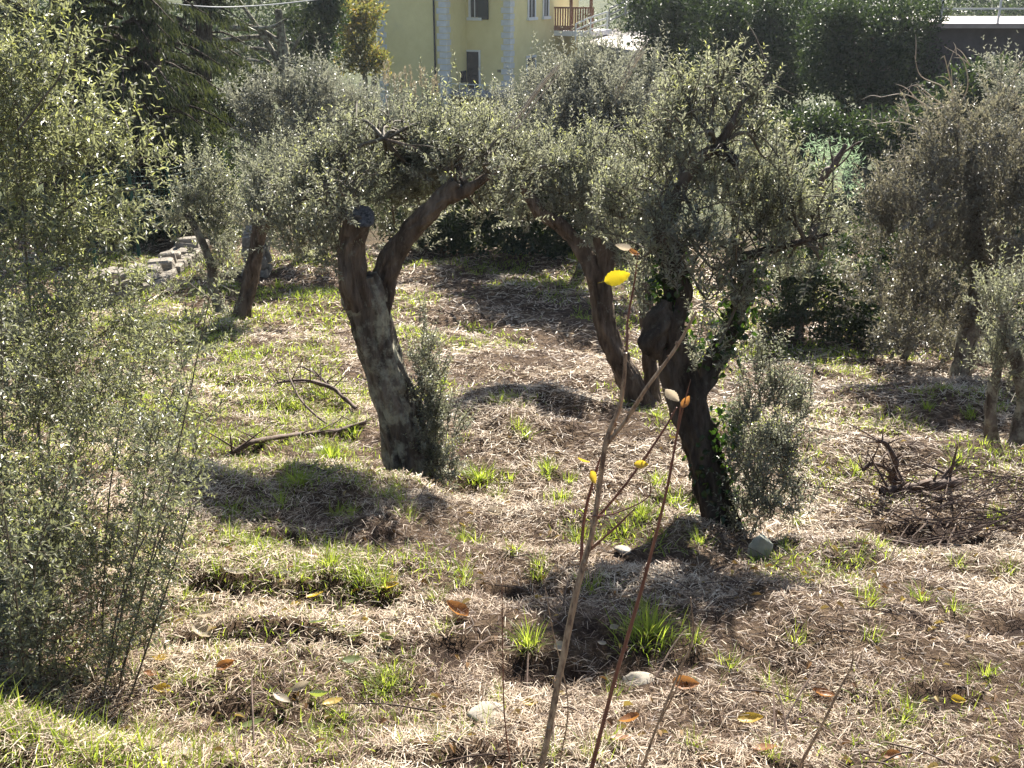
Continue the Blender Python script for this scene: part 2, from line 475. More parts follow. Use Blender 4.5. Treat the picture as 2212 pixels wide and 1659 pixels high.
M['paving'] = noise_mat("grey_paving", [(.35, (.26, .25, .27)), (.65, (.36, .34, .36))], 2, 6, .7, .2, .01)
M['pink_paving'] = noise_mat("pinkish_paving", [(.35, (.26, .22, .20)), (.65, (.36, .31, .285))], 2, 6, .7, .2, .01)
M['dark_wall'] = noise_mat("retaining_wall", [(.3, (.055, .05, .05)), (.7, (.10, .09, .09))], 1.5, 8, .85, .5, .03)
M['roof'] = noise_mat("clay_roof", [(.3, (.28, .11, .06)), (.7, (.42, .19, .11))], 6, 6, .8, .4, .03)
M['fence_green'] = noise_mat("green_fence_paint", [(.35, (.02, .07, .05)), (.65, (.03, .10, .07))], 10, 3, .5, 0)
M['cable'] = noise_mat("pale_cable", [(.35, (.5, .5, .5)), (.65, (.6, .6, .6))], 10, 2, .5, 0)

def flat_leaf_mat(name, c, t):
    m, nt, out = new_mat(name)
    tc = N(nt, "ShaderNodeTexCoord")
    no = N(nt, "ShaderNodeTexNoise"); no.inputs["Scale"].default_value = 45; no.inputs["Detail"].default_value = 5
    nt.links.new(tc.outputs["Object"], no.inputs[0])
    rp = ramp(nt, [(.3, tuple(.6 * k for k in c)), (.7, c)]); nt.links.new(no.outputs["Fac"], rp.inputs[0])
    p = N(nt, "ShaderNodeBsdfPrincipled"); p.inputs["Roughness"].default_value = .45
    nt.links.new(rp.outputs[0], p.inputs["Base Color"])
    tr = N(nt, "ShaderNodeBsdfTranslucent"); tr.inputs[0].default_value = (*t, 1)
    mx = N(nt, "ShaderNodeMixShader"); mx.inputs[0].default_value = .4
    nt.links.new(p.outputs[0], mx.inputs[1]); nt.links.new(tr.outputs[0], mx.inputs[2])
    nt.links.new(mx.outputs[0], out.inputs[0])
    return m
FL = {
    'yellow': flat_leaf_mat("yellow_leaf", (.50, .34, .06), (.62, .44, .04)),
    'orange': flat_leaf_mat("orange_leaf", (.30, .135, .05), (.42, .19, .05)),
    'green': flat_leaf_mat("green_leaf", (.16, .20, .08), (.30, .36, .06)),
    'pale': flat_leaf_mat("pale_leaf", (.46, .40, .31), (.42, .35, .25)),
    'bright': flat_leaf_mat("bright_yellow_leaf", (.62, .45, .02), (.80, .62, .02)),
}

# ground: soil and matted straw
def ground_mat():
    m, nt, out = new_mat("soil_and_matted_straw")
    tc = N(nt, "ShaderNodeTexCoord")
    def noise(sc, det=6, stretch=None):
        n = N(nt, "ShaderNodeTexNoise"); n.inputs["Scale"].default_value = sc; n.inputs["Detail"].default_value = det
        n.inputs["Roughness"].default_value = .7
        src = tc.outputs["Object"]
        if stretch:
            mp = N(nt, "ShaderNodeMapping"); mp.inputs["Scale"].default_value = stretch; nt.links.new(src, mp.inputs[0]); src = mp.outputs[0]
        nt.links.new(src, n.inputs[0]); return n
    n1 = noise(22, 10); n2 = noise(1.3, 4); n3 = noise(3.5, 6)
    r1 = ramp(nt, [(.3, (.040, .024, .016)), (.5, (.105, .068, .042)), (.7, (.24, .17, .105))]); nt.links.new(n1.outputs["Fac"], r1.inputs[0])
    r3 = ramp(nt, [(.35, (0, 0, 0)), (.5, (1, 1, 1))]); nt.links.new(n3.outputs["Fac"], r3.inputs[0])
    mx = N(nt, "ShaderNodeMix"); mx.data_type = 'RGBA'
    nt.links.new(r3.outputs[0], mx.inputs[0]); mx.inputs[6].default_value = (.038, .022, .016, 1); nt.links.new(r1.outputs[0], mx.inputs[7])
    at = N(nt, "ShaderNodeAttribute", attribute_name="rnd")
    ms = N(nt, "ShaderNodeMix"); ms.data_type = 'RGBA'
    rs_ = ramp(nt, [(.3, (.020, .012, .009)), (.7, (.075, .045, .030))]); nt.links.new(n1.outputs["Fac"], rs_.inputs[0])
    nt.links.new(at.outputs["Fac"], ms.inputs[0]); nt.links.new(mx.outputs[2], ms.inputs[6]); nt.links.new(rs_.outputs[0], ms.inputs[7])
    mx = ms
    # far from the grove the sheet is scrub and meadow
    sx = N(nt, "ShaderNodeSeparateXYZ"); nt.links.new(tc.outputs["Object"], sx.inputs[0])
    mr = N(nt, "ShaderNodeMapRange"); mr.inputs[1].default_value = 19; mr.inputs[2].default_value = 26; nt.links.new(sx.outputs["Y"], mr.inputs[0])
    r2 = ramp(nt, [(.35, (.035, .05, .018)), (.65, (.09, .10, .04))]); nt.links.new(n2.outputs["Fac"], r2.inputs[0])
    m2 = N(nt, "ShaderNodeMix"); m2.data_type = 'RGBA'
    nt.links.new(mr.outputs[0], m2.inputs[0]); nt.links.new(mx.outputs[2], m2.inputs[6]); nt.links.new(r2.outputs[0], m2.inputs[7])
    p = N(nt, "ShaderNodeBsdfPrincipled"); p.inputs["Roughness"].default_value = .9; p.inputs["Specular IOR Level"].default_value = .15
    nt.links.new(m2.outputs[2], p.inputs["Base Color"])
    nb = noise(60, 8)
    b = N(nt, "ShaderNodeBump"); b.inputs["Strength"].default_value = 1.0; b.inputs["Distance"].default_value = .05
    nt.links.new(nb.outputs["Fac"], b.inputs["Height"]); nt.links.new(b.outputs[0], p.inputs["Normal"])
    nt.links.new(p.outputs[0], out.inputs[0])
    return m
M['ground'] = ground_mat()

# ------------------------------------------------------------------ ground sheet
def build_ground():
    xs = np.concatenate([-np.geomspace(600, 9, 16), np.arange(-8.5, -4, .25), np.arange(-4, 4, .055), np.arange(4, 9, .25), np.geomspace(9, 600, 16)])
    ys = np.concatenate([[-600, -200, -60, -20, -8, -4, -2, -1, 0], np.arange(.5, 8, .05), np.arange(8, 13, .1), np.arange(13, 24, .3), np.geomspace(24, 600, 26)])
    X, Y = np.meshgrid(xs, ys)
    Z = hz(X, Y)
    V = np.stack([X.ravel(), Y.ravel(), Z.ravel()], 1)
    nx = len(xs); ny = len(ys)
    i = (np.arange(ny - 1)[:, None] * nx + np.arange(nx - 1)[None]).ravel()
    F = np.stack([i, i + 1, i + nx + 1, i + nx], 1)
    me = mesh_np("ground", V, [F], hollow(V[:, 0], V[:, 1]), True, [M['ground']])
    link("ground", me, kind="structure", label="brown terraced slope of soil under cut dry grass", cat="ground")
build_ground()

def blades(acc, P, az, pitch, L, W, arch, a, seg=2, roll=None):
    """thin ribbons lying or standing; one strip of seg quads each"""
    n = len(P)
    D = np.stack([np.cos(az) * np.cos(pitch), np.sin(az) * np.cos(pitch), np.sin(pitch)], 1)
    H = np.stack([-np.sin(az), np.cos(az), np.zeros(n)], 1)
    U = np.cross(D, H)
    if roll is None: roll = RNG.uniform(-.9, .9, n)
    S = H * np.cos(roll)[:, None] + U * np.sin(roll)[:, None]
    V = []
    for k in range(seg + 1):
        t = k / seg
        c = P + D * (t * L)[:, None] + np.array([0, 0, 1.]) * (arch * L * (4 * t * (1 - t) if seg <= 2 else -t * t))[:, None]
        if seg > 2:
            c = c + np.stack([np.cos(az), np.sin(az), 0 * az], 1) * (arch * L * t * t * .9)[:, None]
        wd = W * (1 if seg <= 2 else max(.06, 1 - t ** 1.6))
        V += [c - S * (wd * .5)[:, None], c + S * (wd * .5)[:, None]]
    V = np.stack(V, 1)
    k2 = 2 * (seg + 1)
    q = np.array([[2 * i, 2 * i + 1, 2 * i + 3, 2 * i + 2] for i in range(seg)])
    F = (np.arange(n)[:, None, None] * k2 + q[None]).reshape(-1, 4)
    acc.add(V.reshape(-1, 3), F, np.repeat(a, k2), 0)

# ------------------------------------------------------------------ straw litter
def build_straw():
    acc = Acc()
    zones = [(1.5, 3.4, 118000, .0019, .050, 2), (3.4, 5.6, 108000, .0025, .058, 2), (5.6, 8.6, 100000, .0038, .070, 1), (8.6, 13, 85000, .0064, .095, 1), (13, 20, 55000, .011, .14, 1)]
    for y0, y1, n, wd, ln, sg in zones:
        y = RNG.uniform(y0, y1, n)
        half = y * .60 + 1.1
        x = RNG.uniform(-1, 1, n) * half
        dens = fbm(x * 1.7, y * 1.7, 41, 3)
        keep = (dens > RNG.uniform(-.42, .0, n)) | (RNG.uniform(0, 1, n) < .3)
        keep &= RNG.uniform(0, 1, n) > .72 * hollow(x, y)
        x = x[keep]; y = y[keep]; dens = dens[keep]; n = len(x)
        z = hz(x, y) + RNG.uniform(0, 1, n) ** 2 * (.02 + .05 * np.clip(dens + .25, 0, 1))
        flow = fbm(x * 1.1, y * 1.1, 77, 2) * 5
        az = flow + RNG.normal(0, 1.4, n)
        pitch = RNG.normal(.04, .20, n)
        L = ln * RNG.uniform(.35, 1.3, n)
        a = np.clip(.48 + dens * .7 + RNG.normal(0, .32, n), 0, 1)
        P = np.stack([x, y, z], 1)
        P = P - np.stack([np.cos(az), np.sin(az), 0 * az], 1) * (L * .5)[:, None]
        P[:, 2] = np.maximum(P[:, 2], hz(P[:, 0], P[:, 1]) + .002)
        blades(acc, P, az, pitch, L, wd * RNG.uniform(.6, 1.4, n), RNG.uniform(-.02, .12, n), a, sg)
    me = acc.mesh("straw", [M['straw']])
    link("straw", me, kind="stuff", label="matted pale dry grass straw covering the terraces", cat="straw")
build_straw()

# ------------------------------------------------------------------ green grass
def tuft(acc, x, y, r, h, n, wd):
    a = RNG.uniform(0, 2 * math.pi, n); q = r * np.minimum(np.abs(RNG.normal(0, .5, n)), 1)
    X = x + np.cos(a) * q; Y = y + np.sin(a) * q
    az = a + RNG.normal(0, .7, n)
    L = h * RNG.uniform(.35, 1.2, n) * np.clip(1.15 - .35 * q / r, .4, 1.2)
    P = np.stack([X, Y, hz(X, Y) - .005], 1)
    blades(acc, P, az, RNG.uniform(.85, 1.5, n), L, wd * RNG.uniform(.7, 1.3, n), RNG.uniform(.05, .45, n), np.clip(RNG.normal(.55, .25, n), 0, 1), 3, RNG.uniform(-.6, .6, n))

def build_grass():
    acc = Acc()
    # short new growth in drifts
    for y0, y1, n, wd, h in [(1.5, 4, 7000, .0042, .05), (4, 8, 24000, .0056, .06), (8, 13, 24000, .0085, .075), (13, 19, 22000, .013, .10)]:
        y = RNG.uniform(y0, y1, n * 4); x = RNG.uniform(-1, 1, n * 4) * (y * .58 + .6)
        bias = np.where(x < -.2 * y + .3, .36, .05) + np.where(y > 13, .10, 0)
        d = fbm(x * 1.4, y * 1.4, 91, 3) + bias
        keep = d > RNG.uniform(.02, .6, len(x))
        x, y = x[keep][:n], y[keep][:n]; k = len(x)
        P = np.stack([x, y, hz(x, y)], 1)
        blades(acc, P, RNG.uniform(0, 6.28, k), RNG.uniform(.7, 1.5, k), h * RNG.uniform(.5, 1.5, k), wd * RNG.uniform(.7, 1.3, k), RNG.uniform(.05, .5, k), np.clip(RNG.normal(.55, .25, k), 0, 1), 3)
    # grassy bank in the near left corner
    n = 3200
    u = RNG.uniform(-1, 1, n)
    x = -1.40 + u * .85; y = 2.12 + RNG.normal(0, .15, n)
    keep = RNG.uniform(0, 1, n) > np.clip((x + 1.0) / .5, 0, 1)
    x = x[keep]; y = y[keep]; k = len(x)
    blades(acc, np.stack([x, y, hz(x, y)], 1), RNG.uniform(0, 6.28, k), RNG.uniform(.9, 1.5, k), max(.1, 0) * RNG.uniform(.35, 1.4, k), .0036 * RNG.uniform(.7, 1.3, k), RNG.uniform(.05, .5, k), np.clip(RNG.normal(.6, .25, k), 0, 1), 3)
    # small scattered tufts
    for (u, v) in [(520, 1010), (590, 995), (560, 960), (700, 930), (1200, 1085), (1230, 1045), (1180, 1030), (1420, 1040), (1490, 1110), (1350, 1150),
                   (545, 1190), (500, 1160), (430, 1330), (470, 1420), (400, 1300), (740, 1560), (700, 1590), (620, 1380), (1000, 1580), (840, 1490),
                   (1280, 1640), (1660, 1480), (1700, 1520), (1500, 1390), (1960, 1540), (2060, 1320), (1880, 1310), (1850, 1220), (1900, 1180), (1960, 1180),
                   (1720, 1130), (1100, 1040), (960, 830), (1120, 930), (1080, 870), (1420, 900), (1480, 900), (640, 880), (700, 860), (570, 900), (480, 860),
                   (1240, 560), (600, 620), (1290, 670), (1770, 790), (2130, 1460), (1580, 1440), (2180, 1240), (1330, 1510), (880, 1120), (1720, 1390)] + [(RNG.uniform(300, 2200), RNG.uniform(880, 1640)) for _ in range(40)] + [(RNG.uniform(450, 1500), RNG.uniform(1000, 1300)) for _ in range(25)]:
        p = gpx(u, v); s = p.y / 4.0
        if hollow(p.x, p.y) > .5: continue
        tuft(acc, p.x, p.y, .06 * s ** .6, .10 * s ** .4, 46, .0036 * s)
    me = acc.mesh("grass", [M['grass']])
    link("grass", me, kind="stuff", label="short bright green new grass sprouting through the straw", cat="grass")
build_grass()

TUFTS = [
    (1400, 1375, .15, .15, 260, "largest bright green grass tuft, behind the dark red stem"),
    (1035, 1035, .16, .14, 260, "wide green grass tuft right of the leafy suckers at the lichened trunk"),
    (715, 1225, .07, .12, 110, "upright green grass tuft beside an orange leaf in the near straw"),
    (1140, 1395, .06, .13, 110, "narrow green grass tuft on the dark bare soil, left of the tan sapling"),
    (835, 1275, .09, .10, 110, "yellowish grass tuft at the left edge of the tree shadow"),
    (640, 1045, .12, .13, 160, "green grass tuft left of the dark hollow below the lichened trunk"),
    (715, 990, .12, .16, 160, "green grass tuft standing over the long fallen branch"),
    (1385, 1115, .11, .12, 160, "green grass tuft between the tan sapling and the slim dark red stem"),
    (1455, 1085, .12, .12, 150, "green grass tuft just left of the ivied trunk's foot"),
    (830, 1490, .10, .09, 120, "flat bright grass patch left of the pale flat stone"),
]
for u, v, r, h, n, lab in TUFTS:
    acc = Acc(); p = gpx(u, v)
    tuft(acc, p.x, p.y, r, h, n, .0042 * max(1, p.y / 4.5))
    link("grass_tuft", acc.mesh("grass_tuft", [M['grass']]), label=lab, cat="grass tuft", group="green grass tufts in the straw")

# ------------------------------------------------------------------ olive trees
def PT(L):
    return [px(u, v, d) for u, v, d in L]

def snap(p, dz=-.06):
    return Vector((p.x, p.y, float(hz(p.x, p.y)) + dz))

def part_tube(name, tree, pts, rad, mat, seg=18, per=8, rough=.12, ridge=.07, seed=0, cap=True):
    a = Acc(); tube(a, pts, [q * .86 for q in rad], max(seg, 14) * 2 if seg > 12 else seg, per * 2, rough * 1.3, ridge * 1.1, seed, cap=cap, fiss=.20 if name in ('trunk', 'limb') else 0.)
    return link(name, a.mesh(name, [mat], True), tree)

def cut_disc(tree, c, d, r, parent=None):
    d = Vector(d).normalized(); A = d.orthogonal().normalized(); B = d.cross(A)
    V = []; F = []
    n = 20
    for j, (rr, h) in enumerate([(1.10, -.10), (1.06, .05), (.80, .07), (.45, .02), (.18, -.10)]):
        for k in range(n):
            t = 2 * math.pi * k / n
            q = r * rr * (1 + .06 * math.sin(3 * t + j))
            V.append(tuple(Vector(c) + A * (q * math.cos(t)) + B * (q * math.sin(t)) + d * (r * h)))
    for j in range(4):
        for k in range(n):
            F.append([j * n + k, j * n + (k + 1) % n, (j + 1) * n + (k + 1) % n, (j + 1) * n + k])
    a = Acc(); a.add(V, F); a.add([V[4 * n + k] for k in range(n)] + [tuple(Vector(c) - d * r * .12)], [[k, (k + 1) % n, n] for k in range(n)])
    return link("cut_face", a.mesh("cut_face", [M['cut']], True), tree, label="grey weathered saw cut")

LEAFM = [M['olive'], M['twig']]

# --- tree A: lichened pollard left of centre
gA = snap(px(888, 1030, 6.5))
tA = thing("olive_tree", gA, "pollarded olive with a lichen-spotted forked trunk and a grey saw cut on its left stem", "olive tree", "olive trees of the grove")
s = 6.5
part_tube("trunk", tA, [snap(px(905, 1050, 6.5), -.15), px(893, 1010, 6.5), px(872, 930, 6.5), px(838, 830, 6.5), px(808, 730, 6.5), px(790, 650, 6.48), px(772, 600, 6.45)],
          [.30, .20, .165, .16, .165, .16, .12], M['bark'], 26, 9, .16, .07, 3)
part_tube("limb", tA, PT([(778, 660, 6.42), (760, 600, 6.40), (756, 530, 6.40), (776, 470, 6.36)]), [.12, .115, .10, .098], M['bark_red'], 20, 8, .16, .06, 5)
cut_disc(tA, px(778, 466, 6.355), px(778, 450, 6.30) - px(775, 480, 6.36), .085)
part_tube("limb", tA, PT([(812, 740, 6.55), (826, 650, 6.56), (836, 585, 6.56), (882, 508, 6.55), (940, 442, 6.5), (990, 396, 6.5)]),
          [.075, .088, .088, .074, .068, .066], M['bark_red'], 20, 8, .14, .06, 8)
cut_disc(tA, px(993, 393, 6.5), px(1010, 375, 6.45) - px(985, 402, 6.5), .054)
part_tube("branch", tA, PT([(968, 428, 6.5), (1005, 412, 6.45), (1040, 390, 6.4), (1080, 362, 6.4)]), [.05, .042, .03, .018], M['bark_red'], 10, 6, .12, .05, 2)
part_tube("branch", tA, PT([(770, 500, 6.5), (740, 450, 6.6), (700, 400, 6.7), (650, 350, 6.8)]), [.05, .035, .025, .012], M['bark_red'], 8, 5, .1, .05, 2)
part_tube("branch", tA, PT([(1010, 405, 6.5), (960, 360, 6.6), (890, 320, 6.7), (830, 300, 6.7)]), [.03, .024, .018, .01], M['bark_red'], 8, 5, .1, .05, 4)
part_tube("branch", tA, PT([(985, 402, 6.5), (990, 340, 6.7), (970, 260, 6.9)]), [.04, .03, .012], M['bark_red'], 8, 5, .1, .05, 6)
bA = [(u_, v_, ru_ * 1.04, rv_ * 1.0, d_ + .18) for u_, v_, ru_, rv_, d_ in [(690, 400, 95, 85, 6.7), (660, 500, 75, 70, 6.7), (700, 470, 60, 70, 6.2), (770, 390, 80, 60, 6.4), (800, 330, 110, 90, 6.8), (760, 290, 90, 65, 6.9), (900, 320, 110, 85, 6.8),
      (870, 380, 80, 70, 6.9), (960, 295, 100, 60, 7.0), (1010, 320, 95, 85, 6.6), (1070, 390, 70, 65, 6.6), (1090, 330, 70, 60, 6.8), (850, 470, 50, 55, 6.9), (945, 390, 60, 60, 6.9),
      (735, 545, 35, 40, 6.35), (1040, 455, 60, 25, 6.7), (620, 440, 45, 60, 6.9), (920, 480, 45, 40, 7.1), (880, 285, 80, 45, 7.0), (1030, 275, 70, 45, 7.0), (975, 345, 60, 35, 6.2), (1060, 350, 50, 30, 6.1), (740, 420, 45, 35, 6.1)]]
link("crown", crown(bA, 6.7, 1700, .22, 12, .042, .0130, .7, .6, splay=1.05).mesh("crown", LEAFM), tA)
crown_branches(tA, bA, [px(776, 470, 6.4), px(990, 396, 6.5), px(1060, 375, 6.4), px(830, 300, 6.75)])
sA = [(925, 980, 55, 55, 6.35), (950, 900, 55, 80, 6.5), (930, 820, 45, 70, 6.6), (960, 1010, 40, 35, 6.3), (915, 740, 30, 60, 6.7)]
link("suckers", crown(sA, 6.4, 4200, .17, 9, .032, .013, .9, .5, splay=1.3).mesh("suckers", LEAFM), tA)

# --- tree B: ivied trunk right of centre
gB = snap(px(1572, 1195, 5.35))
tB = thing("olive_tree", gB, "nearest olive with a dark ivy-clad twisted trunk, grey stone at its foot", "olive tree", "olive trees of the grove")
part_tube("trunk", tB, [snap(px(1585, 1215, 5.35), -.15), px(1572, 1170, 5.35), px(1545, 1070, 5.35), px(1512, 950, 5.35), px(1480, 850, 5.35), px(1455, 770, 5.35), px(1440, 705, 5.34), px(1462, 640, 5.36), px(1448, 560, 5.36), px(1432, 500, 5.4)],
          [.19, .135, .112, .105, .105, .112, .112, .09, .082, .07], M['bark_dark'], 24, 8, .2, .07, 12)
part_tube("burl", tB, PT([(1418, 770, 5.30), (1410, 735, 5.28), (1425, 690, 5.28), (1440, 650, 5.3)]), [.05, .085, .08, .04], M['bark_dark'], 16, 6, .2, .05, 4)
part_tube("limb", tB, PT([(1500, 880, 5.38), (1540, 780, 5.4), (1580, 700, 5.42), (1612, 625, 5.42), (1600, 560, 5.45), (1560, 520, 5.5)]), [.05, .058, .05, .045, .04, .03], M['bark_dark'], 16, 7, .2, .08, 21)
part_tube("branch", tB, PT([(1440, 560, 5.36), (1446, 480, 5.33), (1472, 408, 5.3), (1505, 350, 5.3), (1545, 318, 5.3)]), [.05, .042, .036, .034, .03], M['bark_red'], 12, 7, .15, .06, 9)
part_tube("branch", tB, PT([(1545, 318, 5.3), (1575, 280, 5.3), (1600, 210, 5.35)]), [.03, .022, .008], M['bark_red'], 8, 5, .1, .05, 3)
part_tube("branch", tB, PT([(1545, 318, 5.3), (1580, 340, 5.2), (1590, 360, 5.15)]), [.035, .03, .02], M['bark_dark'], 10, 5, .2, .06, 7)
part_tube("branch", tB, PT([(1595, 560, 5.45), (1660, 540, 5.4), (1740, 520, 5.4), (1810, 500, 5.4)]), [.04, .028, .018, .008], M['bark_dark'], 8, 5, .1, .05, 4)
bB = [(1480, 230, 80, 90, 5.5), (1560, 180, 75, 65, 5.5), (1620, 250, 75, 75, 5.5), (1530, 270, 80, 70, 5.6), (1440, 320, 80, 80, 5.6), (1650, 340, 75, 70, 5.6), (1400, 420, 80, 80, 5.6),
      (1500, 400, 80, 70, 5.6), (1600, 430, 90, 70, 5.6), (1690, 450, 85, 75, 5.5), (1750, 500, 70, 60, 5.5), (1520, 500, 80, 60, 5.1), (1640, 530, 85, 50, 5.4), (1420, 520, 50, 60, 5.15),
      (1700, 560, 60, 40, 5.5), (1790, 450, 45, 45, 5.5), (1380, 560, 35, 70, 5.5), (1540, 580, 40, 50, 5.1), (1470, 560, 45, 50, 5.0), (1590, 560, 55, 45, 5.1), (1620, 610, 40, 40, 5.2), (1430, 450, 60, 50, 5.1), (1340, 470, 50, 60, 5.6), (1520, 640, 25, 50, 5.1), (1340, 400, 55, 60, 5.7), (1640, 190, 40, 40, 5.5), (1560, 360, 70, 60, 5.2), (1470, 460, 60, 50, 5.2), (1700, 380, 60, 60, 5.4), (1770, 560, 50, 35, 5.4), (1600, 650, 40, 45, 5.25), (1560, 730, 30, 45, 5.2), (1460, 300, 60, 60, 5.2)]
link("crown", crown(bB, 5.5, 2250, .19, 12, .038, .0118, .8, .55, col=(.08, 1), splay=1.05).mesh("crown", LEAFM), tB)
crown_branches(tB, bB, [px(1432, 505, 5.4), px(1545, 318, 5.3), px(1600, 560, 5.45), px(1740, 520, 5.4), px(1475, 405, 5.3)], .012)
sB = [(1640, 850, 60, 90, 5.35), (1690, 930, 65, 85, 5.4), (1640, 980, 75, 85, 5.25), (1680, 1060, 70, 60, 5.25), (1620, 1100, 55, 60, 5.2), (1720, 860, 40, 70, 5.5), (1650, 760, 40, 50, 5.45), (1500, 760, 18, 50, 5.05), (1385, 630, 18, 60, 5.3)]
link("suckers", crown(sB, 5.4, 3800, .16, 9, .030, .012, .9, .5, col=(0, .9), splay=1.3).mesh("suckers", LEAFM), tB)
def ivy(tree, paths, n, r):
    acc = Acc()
    for (pts, rad) in paths:
        P, rr = catmull([Vector(p) for p in pts], rad, 10)
        P = np.array([tuple(p) for p in P]); rr = np.array(rr)
        i = RNG.integers(0, len(P), n)
        d = norm(RNG.normal(size=(n, 3))); 
        base = P[i] + d * (rr[i] * RNG.uniform(.9, 1.5, n))[:, None]
        v, f, k = leaves(base, RNG.normal(size=(n, 3)) * .6 + np.array([0, 0, -.6]), d + RNG.normal(0, .4, (n, 3)), r * RNG.uniform(.5, 1.2, n), r * .85 * RNG.uniform(.6, 1.2, n), 6, .15)
        acc.add(v, f, np.repeat(RNG.uniform(0, 1, n), k), 0)
    return link("ivy", acc.mesh("ivy", [M['ivy']]), tree)
ivy(tB, [(PT([(1540, 780, 5.4), (1580, 700, 5.42), (1612, 625, 5.42), (1600, 560, 5.45)]), [.09, .08, .08, .1]),
         (PT([(1560, 900, 5.35), (1530, 1000, 5.35), (1575, 1130, 5.35)]), [.10, .10, .12]),
         (PT([(1450, 560, 5.36), (1440, 640, 5.36), (1470, 760, 5.35)]), [.08, .08, .08])], 420, .045)

# --- tree C: slender fork in the middle distance
gC = snap(px(1390, 890, 9.5))
tC = thing("olive_tree", gC, "slender reddish olive leaning left, its fork seen left of the ivied trunk", "olive tree", "olive trees of the grove")
part_tube("trunk", tC, [snap(px(1395, 905, 9.5), -.1), px(1380, 865, 9.5), px(1352, 800, 9.5), px(1318, 735, 9.5), px(1302, 680, 9.5), px(1300, 620, 9.5), px(1308, 560, 9.5), px(1298, 490, 9.5)],
          [.17, .14, .125, .12, .12, .10, .10, .09], M['bark_red'], 18, 7, .15, .07, 15)
part_tube("limb", tC, PT([(1302, 690, 9.5), (1290, 620, 9.5), (1262, 550, 9.5), (1215, 490, 9.5), (1165, 455, 9.5), (1128, 395, 9.5)]), [.10, .10, .085, .075, .07, .05], M['bark_red'], 16, 7, .14, .06, 18)
part_tube("limb", tC, [snap(px(1412, 895, 9.6), -.1)] + PT([(1408, 840, 9.6), (1402, 760, 9.6), (1395, 660, 9.6), (1385, 560, 9.6)]), [.12, .095, .085, .075, .05], M['bark_red'], 14, 6, .15, .06, 22)
bC = [(1300, 455, 70, 60, 9.6), (1220, 420, 90, 60, 9.6), (1335, 385, 90, 75, 9.8), (1250, 360, 85, 65, 9.8), (1150, 380, 70, 60, 9.7), (1130, 450, 50, 40, 9.7), (1375, 470, 60, 70, 9.7), (1300, 320, 80, 50, 10),
      (1180, 330, 70, 50, 10), (1380, 590, 35, 80, 9.8), (1350, 540, 35, 45, 9.5), (1405, 380, 60, 70, 9.9)]
crown_branches(tC, bC, [px(1298, 490, 9.5), px(1128, 395, 9.5), px(1385, 560, 9.6)], .018)
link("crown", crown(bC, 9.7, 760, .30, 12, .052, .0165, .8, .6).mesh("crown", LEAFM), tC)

# --- tree T1, T2: thin olives by the stone wall
t1 = thing("olive_tree", snap(px(515, 720, 13.5)), "slim straight-trunked olive with a dark round head beside the stone pillar", "olive tree", "olive trees of the grove")
part_tube("trunk", t1, [snap(px(512, 728, 13.5), -.1)] + PT([(522, 680, 13.5), (538, 610, 13.5), (556, 530, 13.5), (566, 480, 13.5)]), [.16, .13, .115, .11, .12], M['bark_red'], 14, 6, .14, .06, 31)
part_tube("limb", t1, PT([(562, 500, 13.5), (590, 465, 13.4), (618, 445, 13.3), (645, 420, 13.3)]), [.10, .10, .12, .09], M['bark_red'], 12, 6, .2, .06, 33)
b1 = [(566, 452, 50, 40, 13.15), (600, 440, 50, 45, 13.1), (540, 430, 45, 45, 13.2), (560, 430, 55, 60, 13.6), (590, 390, 65, 55, 13.6), (550, 370, 50, 50, 13.8), (640, 380, 55, 60, 13.6), (660, 470, 45, 50, 13.8), (640, 520, 40, 30, 13.9), (610, 330, 60, 50, 14)]
link("crown", crown(b1, 13.6, 380, .36, 11, .066, .024, .8, .6, col=(0, .75)).mesh("crown", LEAFM), t1)
t2 = thing("olive_tree", snap(px(488, 712, 13.8)), "crooked thin olive leaning left toward the stone wall", "olive tree", "olive trees of the grove")
part_tube("trunk", t2, [snap(px(495, 725, 13.8), -.1)] + PT([(478, 680, 13.8), (460, 620, 13.8), (456, 575, 13.8), (436, 520, 13.8), (404, 460, 13.8)]), [.11, .09, .075, .07, .06, .05], M['bark'], 12, 6, .15, .06, 35)
b2 = [(410, 420, 65, 55, 13.9), (450, 480, 55, 55, 14), (385, 480, 50, 45, 13.9), (480, 560, 45, 60, 14.1), (440, 360, 60, 50, 14), (500, 440, 45, 60, 14.2), (500, 520, 35, 50, 13.6)]
link("crown", crown(b2, 13.9, 340, .36, 11, .066, .024, .8, .6).mesh("crown", LEAFM), t2)
link("suckers", crown([(450, 700, 45, 35, 13.2), (500, 690, 35, 40, 13.2), (420, 680, 30, 30, 13.4)], 13.2, 160, .4, 9, .06, .022, 1, .4, col=(.2, 1)).mesh("suckers", LEAFM), t2)

